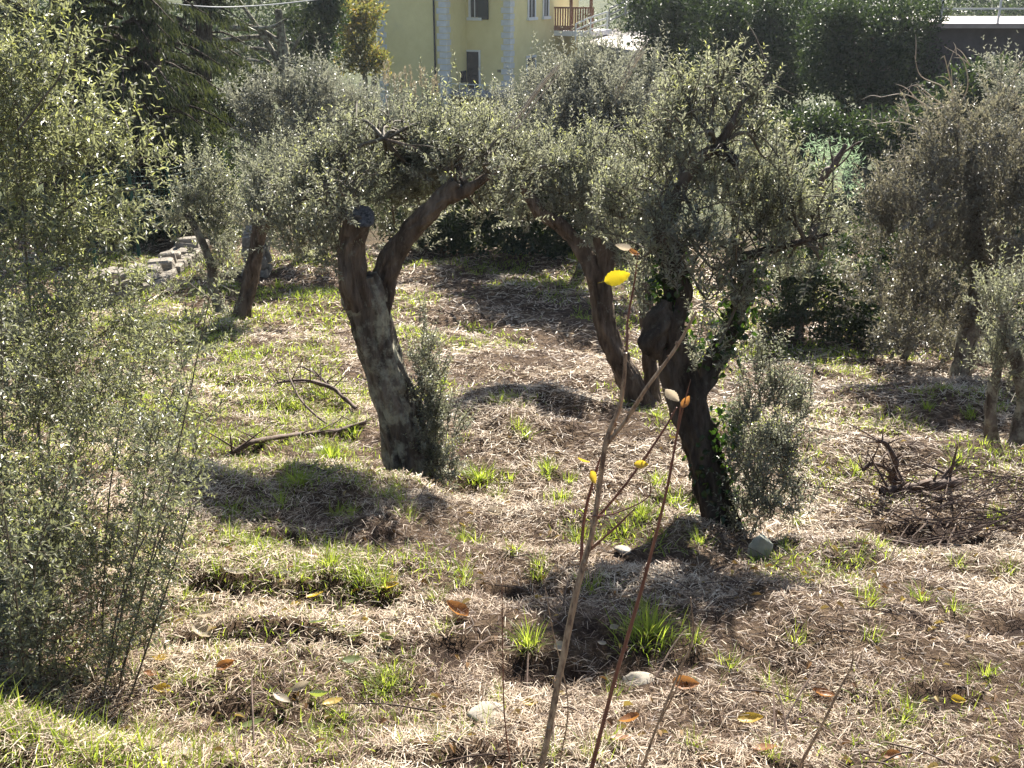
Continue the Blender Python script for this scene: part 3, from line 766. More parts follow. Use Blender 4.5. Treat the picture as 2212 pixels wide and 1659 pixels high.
# --- grey olives behind
def far_olive(base, label, blobs, D, dens, mat, L=.07, W=.022, sl=.5, npair=11, r=.16, group="olive trees of the grove", trunks=None):
    g = snap(px(base[0], base[1], base[2]) if len(base) > 2 else base)
    t = thing("olive_tree", g, label, "olive tree", group)
    top = px(*trunks) if trunks else px(blobs[0][0], blobs[0][1] + 40, D)
    mid = (g + top) * .5 + Vector((.15, 0, 0))
    part_tube("trunk", t, [g, mid, top], [r, r * .75, r * .5], M['bark'], 12, 6, .15, .06, int(D))
    link("crown", crown(blobs, D, dens, sl, npair, L, W, .8, .6).mesh("crown", [mat, M['twig']]), t)
    return t
far_olive((1260, 600, 17.8), "rounded silver-grey olive below the yellow house's right wing", [(1270, 185, 110, 85), (1190, 240, 105, 85), (1330, 240, 100, 95), (1110, 285, 80, 65), (1250, 290, 110, 80), (1370, 190, 75, 75), (1320, 140, 75, 50), (1210, 330, 100, 65), (1310, 330, 90, 65), (1400, 260, 65, 80),
    (1150, 240, 90, 70, 19), (1080, 300, 80, 70, 19.2), (1230, 210, 100, 70, 19), (1360, 250, 90, 90, 16.7), (1290, 250, 100, 90, 16.7), (1120, 350, 90, 60, 19), (1400, 330, 70, 80, 16.5)], 17.8, 150, M['olive_far'], .085, .032)
far_olive((680, 560, 18.5), "wide silver-grey olive below the dark conifer, left of the house", [(650, 230, 110, 80), (720, 195, 90, 55), (570, 280, 70, 65), (795, 225, 75, 60), (850, 270, 70, 50), (640, 320, 90, 60), (740, 300, 90, 60), (540, 220, 45, 50), (930, 290, 70, 40), (600, 180, 50, 45)], 18.5, 150, M['olive_far'], .085, .032)
far_olive((2075, 800, 12.2), "broad brownish olive thicket over the shaded hollow on the right", [(2100, 300, 90, 85), (2010, 380, 95, 85), (2120, 420, 100, 90), (1940, 470, 80, 90), (2050, 500, 110, 90), (1960, 570, 90, 80), (2100, 560, 100, 80), (2170, 340, 70, 110), (1900, 520, 50, 70), (2040, 630, 90, 60), (2190, 480, 60, 90), (2290, 560, 90, 100, 10.8), (2250, 470, 80, 80, 11.2), (2350, 640, 90, 110, 10.6), (2380, 500, 90, 100, 11.4), (2280, 400, 90, 80, 11.8), (2200, 400, 60, 70, 12), (1980, 310, 75, 60), (2060, 265, 75, 60), (2140, 220, 65, 60), (1910, 420, 60, 70), (2060, 360, 90, 70), (2150, 300, 70, 70, 11.6), (1990, 440, 80, 70, 11.6), (1920, 620, 65, 55), (2000, 680, 75, 45), (2090, 650, 75, 60), (2160, 620, 60, 75), (1875, 590, 50, 55), (2150, 720, 50, 50)], 12.0, 225, M['olive_brown'], .07, .024, .40)  # crown past the right frame edge is unseen, added to shade the hollow
far_olive((2240, 650, 17), "tall grey olive at the upper right edge under the railed terrace", [(2190, 170, 50, 70), (2200, 250, 55, 80), (2230, 330, 60, 80)], 17, 170, M['olive_far'], .085, .032)
tG = far_olive((2190, 985, 8.2), "small olive cut by the right edge, silvery shoots over its dark trunk", [(2160, 640, 45, 60), (2185, 720, 50, 65), (2150, 780, 40, 50), (2200, 620, 50, 60), (2190, 800, 40, 50)], 8.3, 1300, M['olive'], .05, .015, .28, 11, .10)
part_tube("limb", tG, [snap(px(2150, 960, 8.4)), px(2140, 880, 8.4), px(2165, 760, 8.4)], [.08, .065, .04], M['bark'], 12, 6, .15, .06, 3)

# --- near left olive thicket
def build_thicket():
    g = snap(px(170, 1520, 3.2))
    t = thing("olive_thicket", g, "tall leafy olive sucker thicket filling the left side, closest to the viewer", "olive shrub")
    acc = Acc()
    # long stems from the ground
    st = Acc()
    ends = []
    for k in range(18):
        u0 = RNG.uniform(20, 300); d0 = RNG.uniform(2.9, 3.5)
        b = px(u0, 1500, d0); b.z = float(hz(b.x, b.y)) - .03
        u1 = -40 + (u0 - 20) / 280 * 560 + RNG.uniform(-70, 70); v1 = RNG.uniform(560, 1150); d1 = d0 + RNG.uniform(-.3, .5)
        e = px(u1, v1, d1)
        m = (b + e) * .5 + Vector((RNG.uniform(-.05, .05), RNG.uniform(-.05, .05), .08))
        tube(st, [b, m, e], [.0035, .0028, .0013], 5, 5, .05, .02, k, cap=False)
        ends.append((b, m, e))
        # side shoots
        n = 48
        tt = RNG.uniform(.12, 1, n)
        O = np.array([tuple((b * (1 - q) ** 2 + m * 2 * q * (1 - q) + e * q * q)) for q in tt])
        ax = np.array(tuple((e - b).normalized()))
        shoots(acc, O, ax * .35 + RNG.normal(0, .6, (n, 3)) + np.array([0, 0, .15]), RNG.uniform(.06, .20, n), 6, .026, .0105, 4, .2, .0014, col=(0, .95), splay=1.1)
    # limbs into the upper crown
    for k, pts in enumerate([[(150, 1500, 3.3), (90, 1000, 3.5), (60, 600, 3.7), (30, 150, 3.8)], [(120, 1500, 3.4), (160, 900, 3.8), (140, 420, 3.9), (170, 60, 4.0)],
                             [(60, 1500, 3.3), (-40, 900, 3.6), (-80, 400, 3.7), (-90, 0, 3.8)], [(110, 480, 3.8), (190, 420, 3.8), (290, 410, 3.8), (350, 380, 3.8)],
                             [(40, 280, 3.4), (95, 210, 3.4), (130, 160, 3.4), (165, 30, 3.4)], [(100, 800, 3.6), (250, 700, 3.6), (330, 640, 3.6)]]):
        P = [px(q[0], q[1], q[2] + .9 * (q[1] < 1400)) for q in pts]
        if pts[0][1] > 1400: P[0].z = float(hz(P[0].x, P[0].y)) - .05
        r0 = .011 if pts[0][1] > 1400 else .005
        tube(st, P, [r0, r0 * .8, r0 * .6, r0 * .3][:len(P)], 7, 6, .1, .04, k, cap=False)
    link("stems", st.mesh("stems", [M['twig']], True), t)
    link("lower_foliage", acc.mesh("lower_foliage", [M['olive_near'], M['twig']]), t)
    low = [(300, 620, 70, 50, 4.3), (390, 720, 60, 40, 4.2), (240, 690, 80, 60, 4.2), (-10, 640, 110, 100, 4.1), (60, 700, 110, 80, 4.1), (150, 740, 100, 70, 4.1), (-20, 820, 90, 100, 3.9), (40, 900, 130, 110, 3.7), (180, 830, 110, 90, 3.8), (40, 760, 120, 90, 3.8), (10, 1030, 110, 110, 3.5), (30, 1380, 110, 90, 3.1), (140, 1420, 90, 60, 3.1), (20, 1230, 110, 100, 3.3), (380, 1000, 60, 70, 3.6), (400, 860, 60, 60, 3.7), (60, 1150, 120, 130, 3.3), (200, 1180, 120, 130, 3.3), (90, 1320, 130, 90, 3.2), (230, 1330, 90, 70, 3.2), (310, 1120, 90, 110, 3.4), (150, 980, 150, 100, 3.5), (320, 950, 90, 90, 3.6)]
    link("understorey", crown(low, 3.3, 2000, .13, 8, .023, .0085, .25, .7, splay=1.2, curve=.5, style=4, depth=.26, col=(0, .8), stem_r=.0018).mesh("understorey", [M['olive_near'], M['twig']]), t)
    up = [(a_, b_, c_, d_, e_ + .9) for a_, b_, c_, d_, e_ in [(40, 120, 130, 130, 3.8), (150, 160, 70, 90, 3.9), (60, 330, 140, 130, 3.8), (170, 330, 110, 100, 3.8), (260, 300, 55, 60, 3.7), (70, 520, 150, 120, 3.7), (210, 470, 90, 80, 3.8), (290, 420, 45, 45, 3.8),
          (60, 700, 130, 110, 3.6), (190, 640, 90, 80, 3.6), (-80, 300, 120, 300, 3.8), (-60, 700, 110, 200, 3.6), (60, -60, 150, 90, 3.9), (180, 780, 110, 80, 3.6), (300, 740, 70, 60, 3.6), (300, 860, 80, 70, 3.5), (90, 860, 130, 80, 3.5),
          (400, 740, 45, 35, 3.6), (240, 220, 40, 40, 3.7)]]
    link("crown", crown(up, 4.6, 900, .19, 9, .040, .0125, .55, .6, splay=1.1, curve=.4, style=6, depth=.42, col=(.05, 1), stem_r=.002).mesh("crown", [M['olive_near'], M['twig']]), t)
build_thicket()

# ------------------------------------------------------------------ background trees
def leafy_tree(name, label, cat, blobs, D, n_m2, size, mat, base=None, r=.2, group=None, trunk_mat='bark', depth=None, hang=0., asp=.45, extra=()):
    g = snap(Vector(base)) if base else None
    b0 = blobs[0]
    c0 = px(b0[0], b0[1], D)
    if g is None:
        g = Vector((c0.x, c0.y, float(hz(c0.x, c0.y)) - .06))
    t = thing(name, g, label, cat, group)
    a = Acc()
    tube(a, [g, (g + c0) * .5 + Vector((.1, .05, 0)), c0], [r, r * .8, r * .45], 10, 6, .15, .06, 3)
    for b in blobs[1:]:
        c = px(b[0], b[1], b[4] if len(b) > 4 else D)
        s0 = g + (c0 - g) * random.uniform(.45, .9)
        tube(a, [s0, (s0 + c) * .5 + Vector((0, 0, .1)), c], [r * .4, r * .28, r * .1], 6, 4, .1, .04, 1, cap=False)
    for pts, rr in extra:
        tube(a, [px(*q) for q in pts], rr, 8, 5, .12, .05, 4, cap=False)
    link("trunk", a.mesh("trunk", [M[trunk_mat]], True), t)
    acc = Acc()
    for b in blobs:
        d = b[4] if len(b) > 4 else D
        c = np.array(px(b[0], b[1], d)); s = mpp(d, b[1])
        rr = np.array([b[2] * s, depth or (b[2] + b[3]) * .5 * s, b[3] * s])
        # clumps inside the blob
        nc = 26
        cc = c + in_ball(nc) * rr * .85
        area = 4 * math.pi * (rr.mean() ** 2)
        n = int(n_m2 * area)
        i = RNG.integers(0, nc, n)
        cr = RNG.uniform(.25, .5, nc)[:, None] * rr
        off = in_ball(n)
        P = cc[i] + off * cr[i]
        dr = off * .6 + RNG.normal(0, .5, (n, 3)) + np.array([0, 0, .2 - hang])
        v, f, k = leaves(P, dr, off + np.array([0, 0, .8]) + RNG.normal(0, .5, (n, 3)), size * RNG.uniform(.6, 1.3, n), size * asp * RNG.uniform(.6, 1.2, n), 4)
        acc.add(v, f, np.repeat(np.clip(RNG.normal(.45, .25, n) + RNG.uniform(-.2, .2, nc)[i], 0, 1), k), 0)
    link("crown", acc.mesh("crown", [M[mat]]), t)
    return t

# dark evergreens on the upper right
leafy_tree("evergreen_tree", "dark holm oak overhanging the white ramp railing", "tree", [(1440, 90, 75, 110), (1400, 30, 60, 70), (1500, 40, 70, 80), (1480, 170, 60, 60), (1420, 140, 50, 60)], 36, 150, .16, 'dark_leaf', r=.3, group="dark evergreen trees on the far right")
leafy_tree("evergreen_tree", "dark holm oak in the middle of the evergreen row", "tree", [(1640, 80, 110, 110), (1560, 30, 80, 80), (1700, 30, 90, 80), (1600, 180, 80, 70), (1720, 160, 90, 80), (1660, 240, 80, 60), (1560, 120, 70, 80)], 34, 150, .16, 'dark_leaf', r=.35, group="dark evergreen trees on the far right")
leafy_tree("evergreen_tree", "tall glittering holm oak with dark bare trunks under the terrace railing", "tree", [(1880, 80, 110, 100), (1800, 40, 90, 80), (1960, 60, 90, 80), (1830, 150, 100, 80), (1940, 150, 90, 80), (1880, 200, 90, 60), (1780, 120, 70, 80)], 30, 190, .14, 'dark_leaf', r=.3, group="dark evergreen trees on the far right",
           extra=[(((1870, 330, 30), (1872, 260, 30), (1865, 180, 30)), [.28, .25, .2]), (((1910, 330, 30.5), (1920, 250, 30.5), (1935, 170, 30.5)), [.2, .18, .12]), (((1850, 330, 30.5), (1830, 250, 30.5), (1800, 180, 30.5)), [.2, .15, .1])])
# hedge and shrubs at the foot of those trees
def bush(label, blobs, D, n_m2, size, mat, group="dark shrubs behind the grove", name="shrub", asp=.5, depth=None):
    return leafy_tree(name, label, "shrub", blobs, D, n_m2, size, mat, r=.05, group=group, asp=asp, depth=depth)
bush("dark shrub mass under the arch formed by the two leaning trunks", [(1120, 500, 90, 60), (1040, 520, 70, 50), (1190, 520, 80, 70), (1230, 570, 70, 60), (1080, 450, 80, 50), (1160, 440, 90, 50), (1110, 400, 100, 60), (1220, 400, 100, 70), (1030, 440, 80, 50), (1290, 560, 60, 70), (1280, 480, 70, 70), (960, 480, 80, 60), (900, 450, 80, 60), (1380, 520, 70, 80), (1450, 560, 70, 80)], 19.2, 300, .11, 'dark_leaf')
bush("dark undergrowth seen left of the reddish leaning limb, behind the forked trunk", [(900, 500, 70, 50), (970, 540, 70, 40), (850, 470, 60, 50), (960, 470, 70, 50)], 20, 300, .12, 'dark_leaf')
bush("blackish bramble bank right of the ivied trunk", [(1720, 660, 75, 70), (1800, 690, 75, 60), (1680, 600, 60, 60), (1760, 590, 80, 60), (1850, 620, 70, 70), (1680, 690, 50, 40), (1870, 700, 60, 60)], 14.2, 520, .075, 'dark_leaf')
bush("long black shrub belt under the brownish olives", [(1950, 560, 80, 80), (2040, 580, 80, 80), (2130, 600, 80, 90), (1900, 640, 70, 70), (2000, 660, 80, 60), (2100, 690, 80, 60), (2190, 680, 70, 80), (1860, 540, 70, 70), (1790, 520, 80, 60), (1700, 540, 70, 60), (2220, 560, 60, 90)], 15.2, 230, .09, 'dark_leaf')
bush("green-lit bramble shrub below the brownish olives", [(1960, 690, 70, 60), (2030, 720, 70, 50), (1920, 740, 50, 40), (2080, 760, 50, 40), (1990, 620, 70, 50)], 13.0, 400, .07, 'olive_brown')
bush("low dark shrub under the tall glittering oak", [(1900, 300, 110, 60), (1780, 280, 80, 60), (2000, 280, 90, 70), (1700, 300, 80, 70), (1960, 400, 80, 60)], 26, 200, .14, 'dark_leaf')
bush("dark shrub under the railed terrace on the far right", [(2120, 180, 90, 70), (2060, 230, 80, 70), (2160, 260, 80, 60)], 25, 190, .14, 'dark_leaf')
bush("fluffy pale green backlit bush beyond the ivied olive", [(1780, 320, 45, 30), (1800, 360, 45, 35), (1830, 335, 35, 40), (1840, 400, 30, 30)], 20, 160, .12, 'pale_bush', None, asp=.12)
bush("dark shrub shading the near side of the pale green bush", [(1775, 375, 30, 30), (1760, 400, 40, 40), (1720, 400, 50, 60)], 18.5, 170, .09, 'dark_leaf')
# conifers and scrub on the upper left
def conifer(label, u, vtop, vbase, D, width, n, mat='conifer', group="conifers on the upper left"):
    c = px(u, vbase, D); g = Vector((c.x, c.y, float(hz(c.x, c.y)) - .05)); top = px(u, vtop, D)
    t = thing("conifer_tree", g, label, "conifer", group)
    a = Acc(); acc = Acc()
    tube(a, [g, (g + top) * .5, top], [.28, .2, .03], 10, 6, .1, .05, 2)
    H = top.z - g.z
    nb = n
    for k in range(nb):
        q = RNG.uniform(.08, .98)
        th = RNG.uniform(0, 2 * math.pi)
        ln = width * (1.1 - q) ** .7 * RNG.uniform(.6, 1.1)
        o = Vector((g.x, g.y, g.z + H * q)) ; d = Vector((math.cos(th), math.sin(th), 0))
        p1 = o + d * ln * .5 + Vector((0, 0, .12 * ln)); p2 = o + d * ln + Vector((0, 0, -.16 * ln))
        tube(a, [o, p1, p2], [.04, .025, .008], 4, 4, 0, 0, 1, cap=False)
        m = int(300 * ln / width) + 50
        tt = RNG.uniform(.12, 1, m)[:, None]
        B = np.array(o) * (1 - tt) ** 2 + np.array(p1) * 2 * tt * (1 - tt) + np.array(p2) * tt ** 2
        side = np.array((-d.y, d.x, 0))
        B = B + side * RNG.normal(0, .16 * ln, (m, 1)) * (1.1 - tt * .6)
        dr = np.array((d.x, d.y, 0)) * .25 + side * RNG.normal(0, .4, (m, 1)) + np.array([0, 0, -1.0]) + RNG.normal(0, .2, (m, 3))
        v, f, kk = leaves(B, dr, RNG.normal(size=(m, 3)), RNG.uniform(.10, .28, m), RNG.uniform(.018, .036, m), 4)
        acc.add(v, f, np.repeat(np.clip(RNG.normal(.45, .28, m), 0, 1), kk), 0)
    link("trunk", a.mesh("trunk", [M['bark_dark']], True), t)
    link("needles", acc.mesh("needles", [M[mat]]), t)
conifer("drooping dark cedar rising behind the near left thicket", 320, -330, 480, 21, 2.6, 150)
conifer("second dark conifer at the top left corner behind the thicket", 130, -420, 500, 25, 3.0, 120)
conifer("dark drooping conifer left of the pine, near the thin pale cable", 440, -300, 420, 27, 2.4, 110)
leafy_tree("pine_tree", "umbrella pine with bare spreading branches at the top left of centre", "pine", [(600, 20, 70, 40), (520, 50, 50, 40), (660, 60, 40, 40), (560, 120, 40, 25), (640, 130, 45, 25), (500, -20, 70, 40)], 33, 34, .22, 'conifer', r=.25, asp=.10,
           extra=[(((480, 90, 33), (560, 80, 33), (640, 95, 33)), [.10, .07, .03]), (((470, 120, 33), (550, 105, 33), (650, 125, 33)), [.09, .06, .02]), (((490, 60, 33), (580, 60, 32), (620, 40, 32)), [.09, .06, .03]), (((480, 150, 33), (540, 130, 32), (610, 150, 32)), [.07, .05, .02])])
leafy_tree("evergreen_tree", "narrow blackish evergreen just left of the house balcony", "tree", [(690, 60, 45, 70), (670, 110, 45, 50), (720, 20, 45, 50), (650, 60, 40, 50), (700, -30, 50, 50)], 40, 130, .2, 'dark_leaf', r=.2)
leafy_tree("autumn_tree", "yellowing tree beside the glass balcony of the house", "tree", [(780, 90, 45, 60), (750, 50, 45, 50), (790, 30, 45, 40), (770, 130, 50, 40), (810, 140, 35, 40)], 46, 90, .2, 'autumn', r=.15)
leafy_tree("autumn_tree", "tall orange-leaved tree behind the left corner of the house", "tree", [(800, 0, 60, 60), (760, -20, 60, 50), (740, 30, 50, 50)], 78, 22, .3, 'autumn', r=.25)
bush("olive-green leafy shrub below the pine", [(470, 230, 55, 40), (520, 200, 45, 35), (430, 260, 45, 40), (500, 270, 50, 35), (560, 170, 50, 30)], 24, 200, .13, 'conifer')
bush("dark shrub behind the stone wall under the cedar", [(330, 440, 70, 50), (260, 500, 60, 50), (380, 480, 60, 50), (330, 520, 70, 40), (440, 330, 60, 60), (480, 400, 50, 60), (360, 360, 60, 60)], 21, 210, .13, 'dark_leaf')
bush("yellow-green shrub behind the slim straight olive", [(680, 560, 45, 35), (620, 570, 35, 30), (720, 520, 45, 40), (560, 500, 40, 40)], 18.0, 260, .10, 'olive')
for i, (u, v, d, lab) in enumerate([(180, 60, 60, "leftmost far wooded bank behind the conifers"), (560, 60, 62, "far wooded bank glimpsed between the pine branches"), (1500, 20, 75, "far wooded bank behind the ramp railing"), (1900, 0, 70, "far wooded bank behind the tall glittering oak"), (2250, 0, 75, "far wooded bank behind the railed terrace")]):
    bush(lab, [(u, v, 200, 90), (u + 120, v + 40, 150, 80), (u - 120, v + 40, 150, 80), (u, v + 90, 180, 60)], d, 14, .30, 'dark_leaf', "wooded banks in the distance")

# bare branched tree, upper right
def bare_tree():
    g = snap(px(2085, 560, 16.5))
    t = thing("bare_tree", g, "leafless shrub tree with pale twigs arching left, upper right", "tree")
    a = Acc()
    tube(a, [g] + PT([(2085, 420, 16.5), (2075, 300, 16.4), (2060, 230, 16.3), (2055, 150, 16.3)]), [.06, .045, .032, .02, .004], 8, 6, .1, .05, 2)
    for pts in [[(2075, 300), (2030, 250), (1960, 205), (1900, 210)], [(2065, 245), (2020, 215), (1985, 185)], [(2060, 225), (2010, 235), (1970, 205)], [(2060, 235), (2040, 190), (1990, 165), (1975, 120)],
                [(2085, 330), (2030, 290), (1960, 240), (1930, 220)], [(2085, 360), (2020, 300), (1950, 265), (1870, 270)], [(2085, 400), (2010, 370), (1960, 350), (1900, 350)], [(2085, 420), (2020, 400), (1940, 380), (1880, 372)],
                [(2078, 310), (2040, 275), (2000, 285), (1960, 290)], [(2062, 240), (2090, 190), (2080, 130), (2040, 100)], [(2085, 430), (2000, 420), (1930, 410)], [(2060, 200), (2050, 160), (2040, 120)]]:
        P = [px(u, v, 16.4 - .25 * k + RNG.uniform(-.1, .1)) for k, (u, v) in enumerate(pts)]
        tube(a, P, [.013, .010, .007, .003][:len(P)], 5, 5, 0, 0, 1, cap=False)
        for j in range(3):
            q = P[-2].lerp(P[-1], RNG.uniform(-.5, 1))
            e = q + Vector((RNG.uniform(-.35, .1), RNG.uniform(-.1, .1), RNG.uniform(-.1, .35)))
            tube(a, [q, q.lerp(e, .5) + Vector((0, 0, .04)), e], [.007, .005, .002], 4, 3, 0, 0, 1, cap=False)
    link("branches", a.mesh("branches", [M['palewood']], True), t)
bare_tree()
def leaning_snag():
    g = snap(px(1750, 480, 15)); t = thing("dead_trunk", g, "dark slanting bare branch in front of the pale green bush", "dead tree")
    a = Acc()
    tube(a, [g] + PT([(1772, 410, 15), (1800, 360, 15), (1828, 312, 15)]), [.07, .06, .05, .03], 10, 6, .15, .05, 3)
    for pts in [[(1800, 360), (1795, 330), (1790, 300)], [(1815, 335), (1850, 310), (1865, 305)], [(1790, 375), (1830, 340), (1850, 300)]]:
        tube(a, [px(u, v, 15) for u, v in pts], [.018, .012, .005], 5, 4, 0, 0, 1, cap=False)
    link("branch", a.mesh("branch", [M['deadwood']], True), t)
leaning_snag()

# ------------------------------------------------------------------ house
def build_house():
    al = R(24)
    e1 = Vector((math.cos(al), -math.sin(al), 0)); e2 = Vector((math.sin(al), math.cos(al), 0))
    D0 = 64.0
    P2 = px(1009, 190, D0); zf = P2.z            # inner corner at terrace level
    def proj_u(p):
        d = p - Vector((0, 0, CAM_Z)); z = d.y * math.cos(PITCH) - d.z * math.sin(PITCH)
        return CU + FOC * d.x / z
    def solve(p0, d, u):
        best = min((abs(proj_u(p0 + d * (k * .02)) - u), k * .02) for k in range(0, 1200))
        return best[1]
    a_ = solve(P2, e1, 1102)
    b_ = solve(P2, -e2, 966)
    P1 = P2 - e2 * b_
    c_ = solve(P1, -e1, 822)
    g0 = zf - 4.2; top = zf + 7.2
    h = thing("house", Vector((P2.x, P2.y, g0)), "yellow plastered house with white corner quoins and dark green shutters", "house", rz=-al)
    zb = 0.0; zt = top - g0; fl = zf - g0
    def P(name, me, parent=None, label=None):
        o = bpy.data.objects.new(name, me); COL.objects.link(o)
        o.parent = parent or h
        if label: o["label"] = label
        return o
    wl = 11.0
    P("wall", box_mesh("wall", -c_, 0, -b_, wl, 0, zt, M['plaster']), label="plain yellow left wing")
    P("wall", box_mesh("wall", -.1, a_, 0, wl - .05, 0, zt - .02, M['plaster']), label="yellow right wing")
    rf = P("roof", box_mesh("roof", -c_ - .5, a_ + .5, -b_ - .5, wl + .5, zt, zt + .25, M['roof']))
    # quoins: alternating long and short white blocks at three corners
    qh = .335
    variants = {}
    def quoin(x0, x1, y0, y1, z):
        key = (round(x1 - x0, 3), round(y1 - y0, 3))
        if key not in variants:
            variants[key] = box_mesh("quoin", 0, x1 - x0, 0, y1 - y0, 0, qh - .03, M['quoin'], .015)
        o = bpy.data.objects.new("quoin", variants[key]); COL.objects.link(o); o.parent = h; o.location = (x0, y0, z)
    n = int(zt / qh)
    for k in range(n):
        z = k * qh + .01
        lw, sw = (.56, .42) if k % 2 else (.42, .56)
        quoin(-lw, .035, -b_ - .035, -b_ + sw, z)                 # outer corner of the left wing, right side
        quoin(-c_ - .035, -c_ + lw, -b_ - .035, -b_ + sw, z)      # far left corner
        quoin(a_ - lw, a_ + .035, -.035, sw, z)                   # corner of the right wing
    # downpipe
    ac = Acc(); tube(ac, [Vector((-.68, -b_ - .09, 0)), Vector((-.68, -b_ - .09, zt))], [.055, .055], 8, 1, 0, 0, 0)
    P("downpipe", ac.mesh("downpipe", [M['dark']], True))
    # windows
    def window(x0, x1, z0, z1, y=0., open_right=True, label=None, axis='x', sh=True):
        def bx(nm, p0, p1, q0, q1, zz0, zz1, mat):
            return box_mesh(nm, p0, p1, y - q1, y - q0, zz0, zz1, mat) if axis == 'x' else box_mesh(nm, y + q0, y + q1, p0, p1, zz0, zz1, mat)
        f = P("window", bx("window", x0, x1, .005, .03, z0, z1, M['dark']), label=label)
        t = .14
        for (p0, p1, zz0, zz1) in [(x0 - t, x0, z0 - .02, z1 + t), (x1, x1 + t, z0 - .02, z1 + t), (x0, x1, z1, z1 + t)]:
            P("frame", bx("frame", p0, p1, .005, .07, zz0, zz1, M['trim']), f)
        P("sill", bx("sill", x0 - .22, x1 + .22, .005, .16, z0 - .18, z0 - .02, M['trim']), f)
        P("mullion", bx("mullion", (x0 + x1) / 2 - .03, (x0 + x1) / 2 + .03, .03, .05, z0, z1, M['trim']), f)
        if sh:
            s0 = x1 + .02
            s = P("shutter", bx("shutter", s0, s0 + .62, .075, .13, z0 - .12, z1, M['shutter']), f)
            k = z0
            while k < z1 - .12:
                P("slat", bx("slat", s0 + .06, s0 + .56, .132, .15, k, k + .07, M['shutter']), s); k += .13
        return f
    s = mpp(D0, 20)
    wx0 = a_ * .10
    window(wx0 + .05, wx0 + .55, fl + 3.95, fl + 5.5, label="upper window with one dark shutter open")
    # ground floor door
    d0 = .02; d1 = .80
    f = P("door", box_mesh("door", d0, d1, -.04, -.005, fl + .02, fl + 2.05, M['dark']), label="dark open doorway on the terrace")
    P("frame", box_mesh("frame", d1, d1 + .10, -.07, -.005, fl + .02, fl + 2.15, M['trim']), f)
    P("frame", box_mesh("frame", d0, d1, -.07, -.005, fl + 2.05, fl + 2.15, M['trim']), f)
    P("curtain", box_mesh("curtain", -.01, .015, -.85, -.08, fl + .35, fl + 1.0, M['dark'], .01), f)
    P("house_number", box_mesh("house_number", a_ - .80, a_ - .72, -.02, -.004, fl + .95, fl + 1.1, M['dark']))
    P("house_number", box_mesh("house_number", a_ - .68, a_ - .60, -.02, -.004, fl + .95, fl + 1.1, M['dark']))
    # terrace in the corner
    te = P("terrace", box_mesh("terrace", .004, a_ + .3, -b_ * .85, -.004, fl - .25, fl, M['paving']), label="grey paved terrace slab")
    r0 = -b_ * .85
    for z in (.45, .9):
        P("rail", box_mesh("rail", .05, a_ + .25, r0 + .02, r0 + .06, fl + z - .5, fl + z - .46, M['metal']), te)
    for k in range(7):
        xx = .06 + k * (a_ + .15) / 6
        P("post", box_mesh("post", xx, xx + .04, r0 + .015, r0 + .065, fl, fl + .40, M['metal']), te)
    for z in (-.05, .40):
        P("rail", box_mesh("rail", a_ + .2, a_ + .24, r0 + .07, -.2, fl + z, fl + z + .04, M['metal']), te)
    # glass balcony on the left flank
    bz = fl + 3.1
    bl = P("balcony", box_mesh("balcony", -c_ - 1.25, -c_ - .04, .2, 3.4, bz, bz + .28, M['trim']), label="white balcony slab on the left flank")
    for (x0, x1, y0, y1, z0, z1) in [(-c_ - 1.25, -c_ - 1.2, .2, 3.4, bz + 1.25, bz + 1.31), (-c_ - 1.2, -c_ - .04, .2, .25, bz + 1.25, bz + 1.31), (-c_ - 1.25, -c_ - 1.2, .2, .25, bz + .28, bz + 1.25), (-c_ - 1.25, -c_ - 1.2, 3.35, 3.4, bz + .28, bz + 1.25), (-c_ - 1.2, -c_ - .04, .2, .24, bz + .7, bz + .74)]:
        P("rail", box_mesh("rail", x0, x1, y0, y1, z0, z1, M['metal']), bl)
    # windows on the right flank
    window(2.6, 3.5, fl + 3.9, fl + 5.6, y=a_, axis='y', sh=False, label="dark window on the receding right flank")
    window(4.9, 5.6, fl + 3.9, fl + 5.6, y=a_, axis='y', sh=False, label="rear dark window on the right flank")
    window(2.4, 3.6, fl - .3, fl + 1.6, y=a_, axis='y', sh=False, label="lower dark opening half hidden by olives")
    # wooden balcony at the back of the right flank
    wy0, wy1 = 6.6, 10.2; wz = fl + 3.0
    wb = P("balcony", box_mesh("balcony", a_ + .02, a_ + 2.6, wy0, wy1, wz - .3, wz, M['trim']), label="white balcony slab with orange wooden railing")
    for k in range(16):
        xx = a_ + .06 + k * .165
        P("baluster", box_mesh("baluster", xx, xx + .09, wy0 + .02, wy0 + .06, wz, wz + 1.3, M['wood']), wb)
    P("rail", box_mesh("rail", a_ + .03, a_ + 2.6, wy0 - .01, wy0 + .09, wz + 1.3, wz + 1.4, M['wood']), wb)
    P("rail", box_mesh("rail", a_ + .03, a_ + 2.6, wy0 - .01, wy0 + .015, wz + .02, wz + .3, M['wood']), wb)
    for xx in (a_ + 1.0, a_ + 2.3):
        P("post", box_mesh("post", xx, xx + .16, wy0 + .1, wy0 + .26, wz, wz + 3.4, M['wood']), wb)
    return h
build_house()

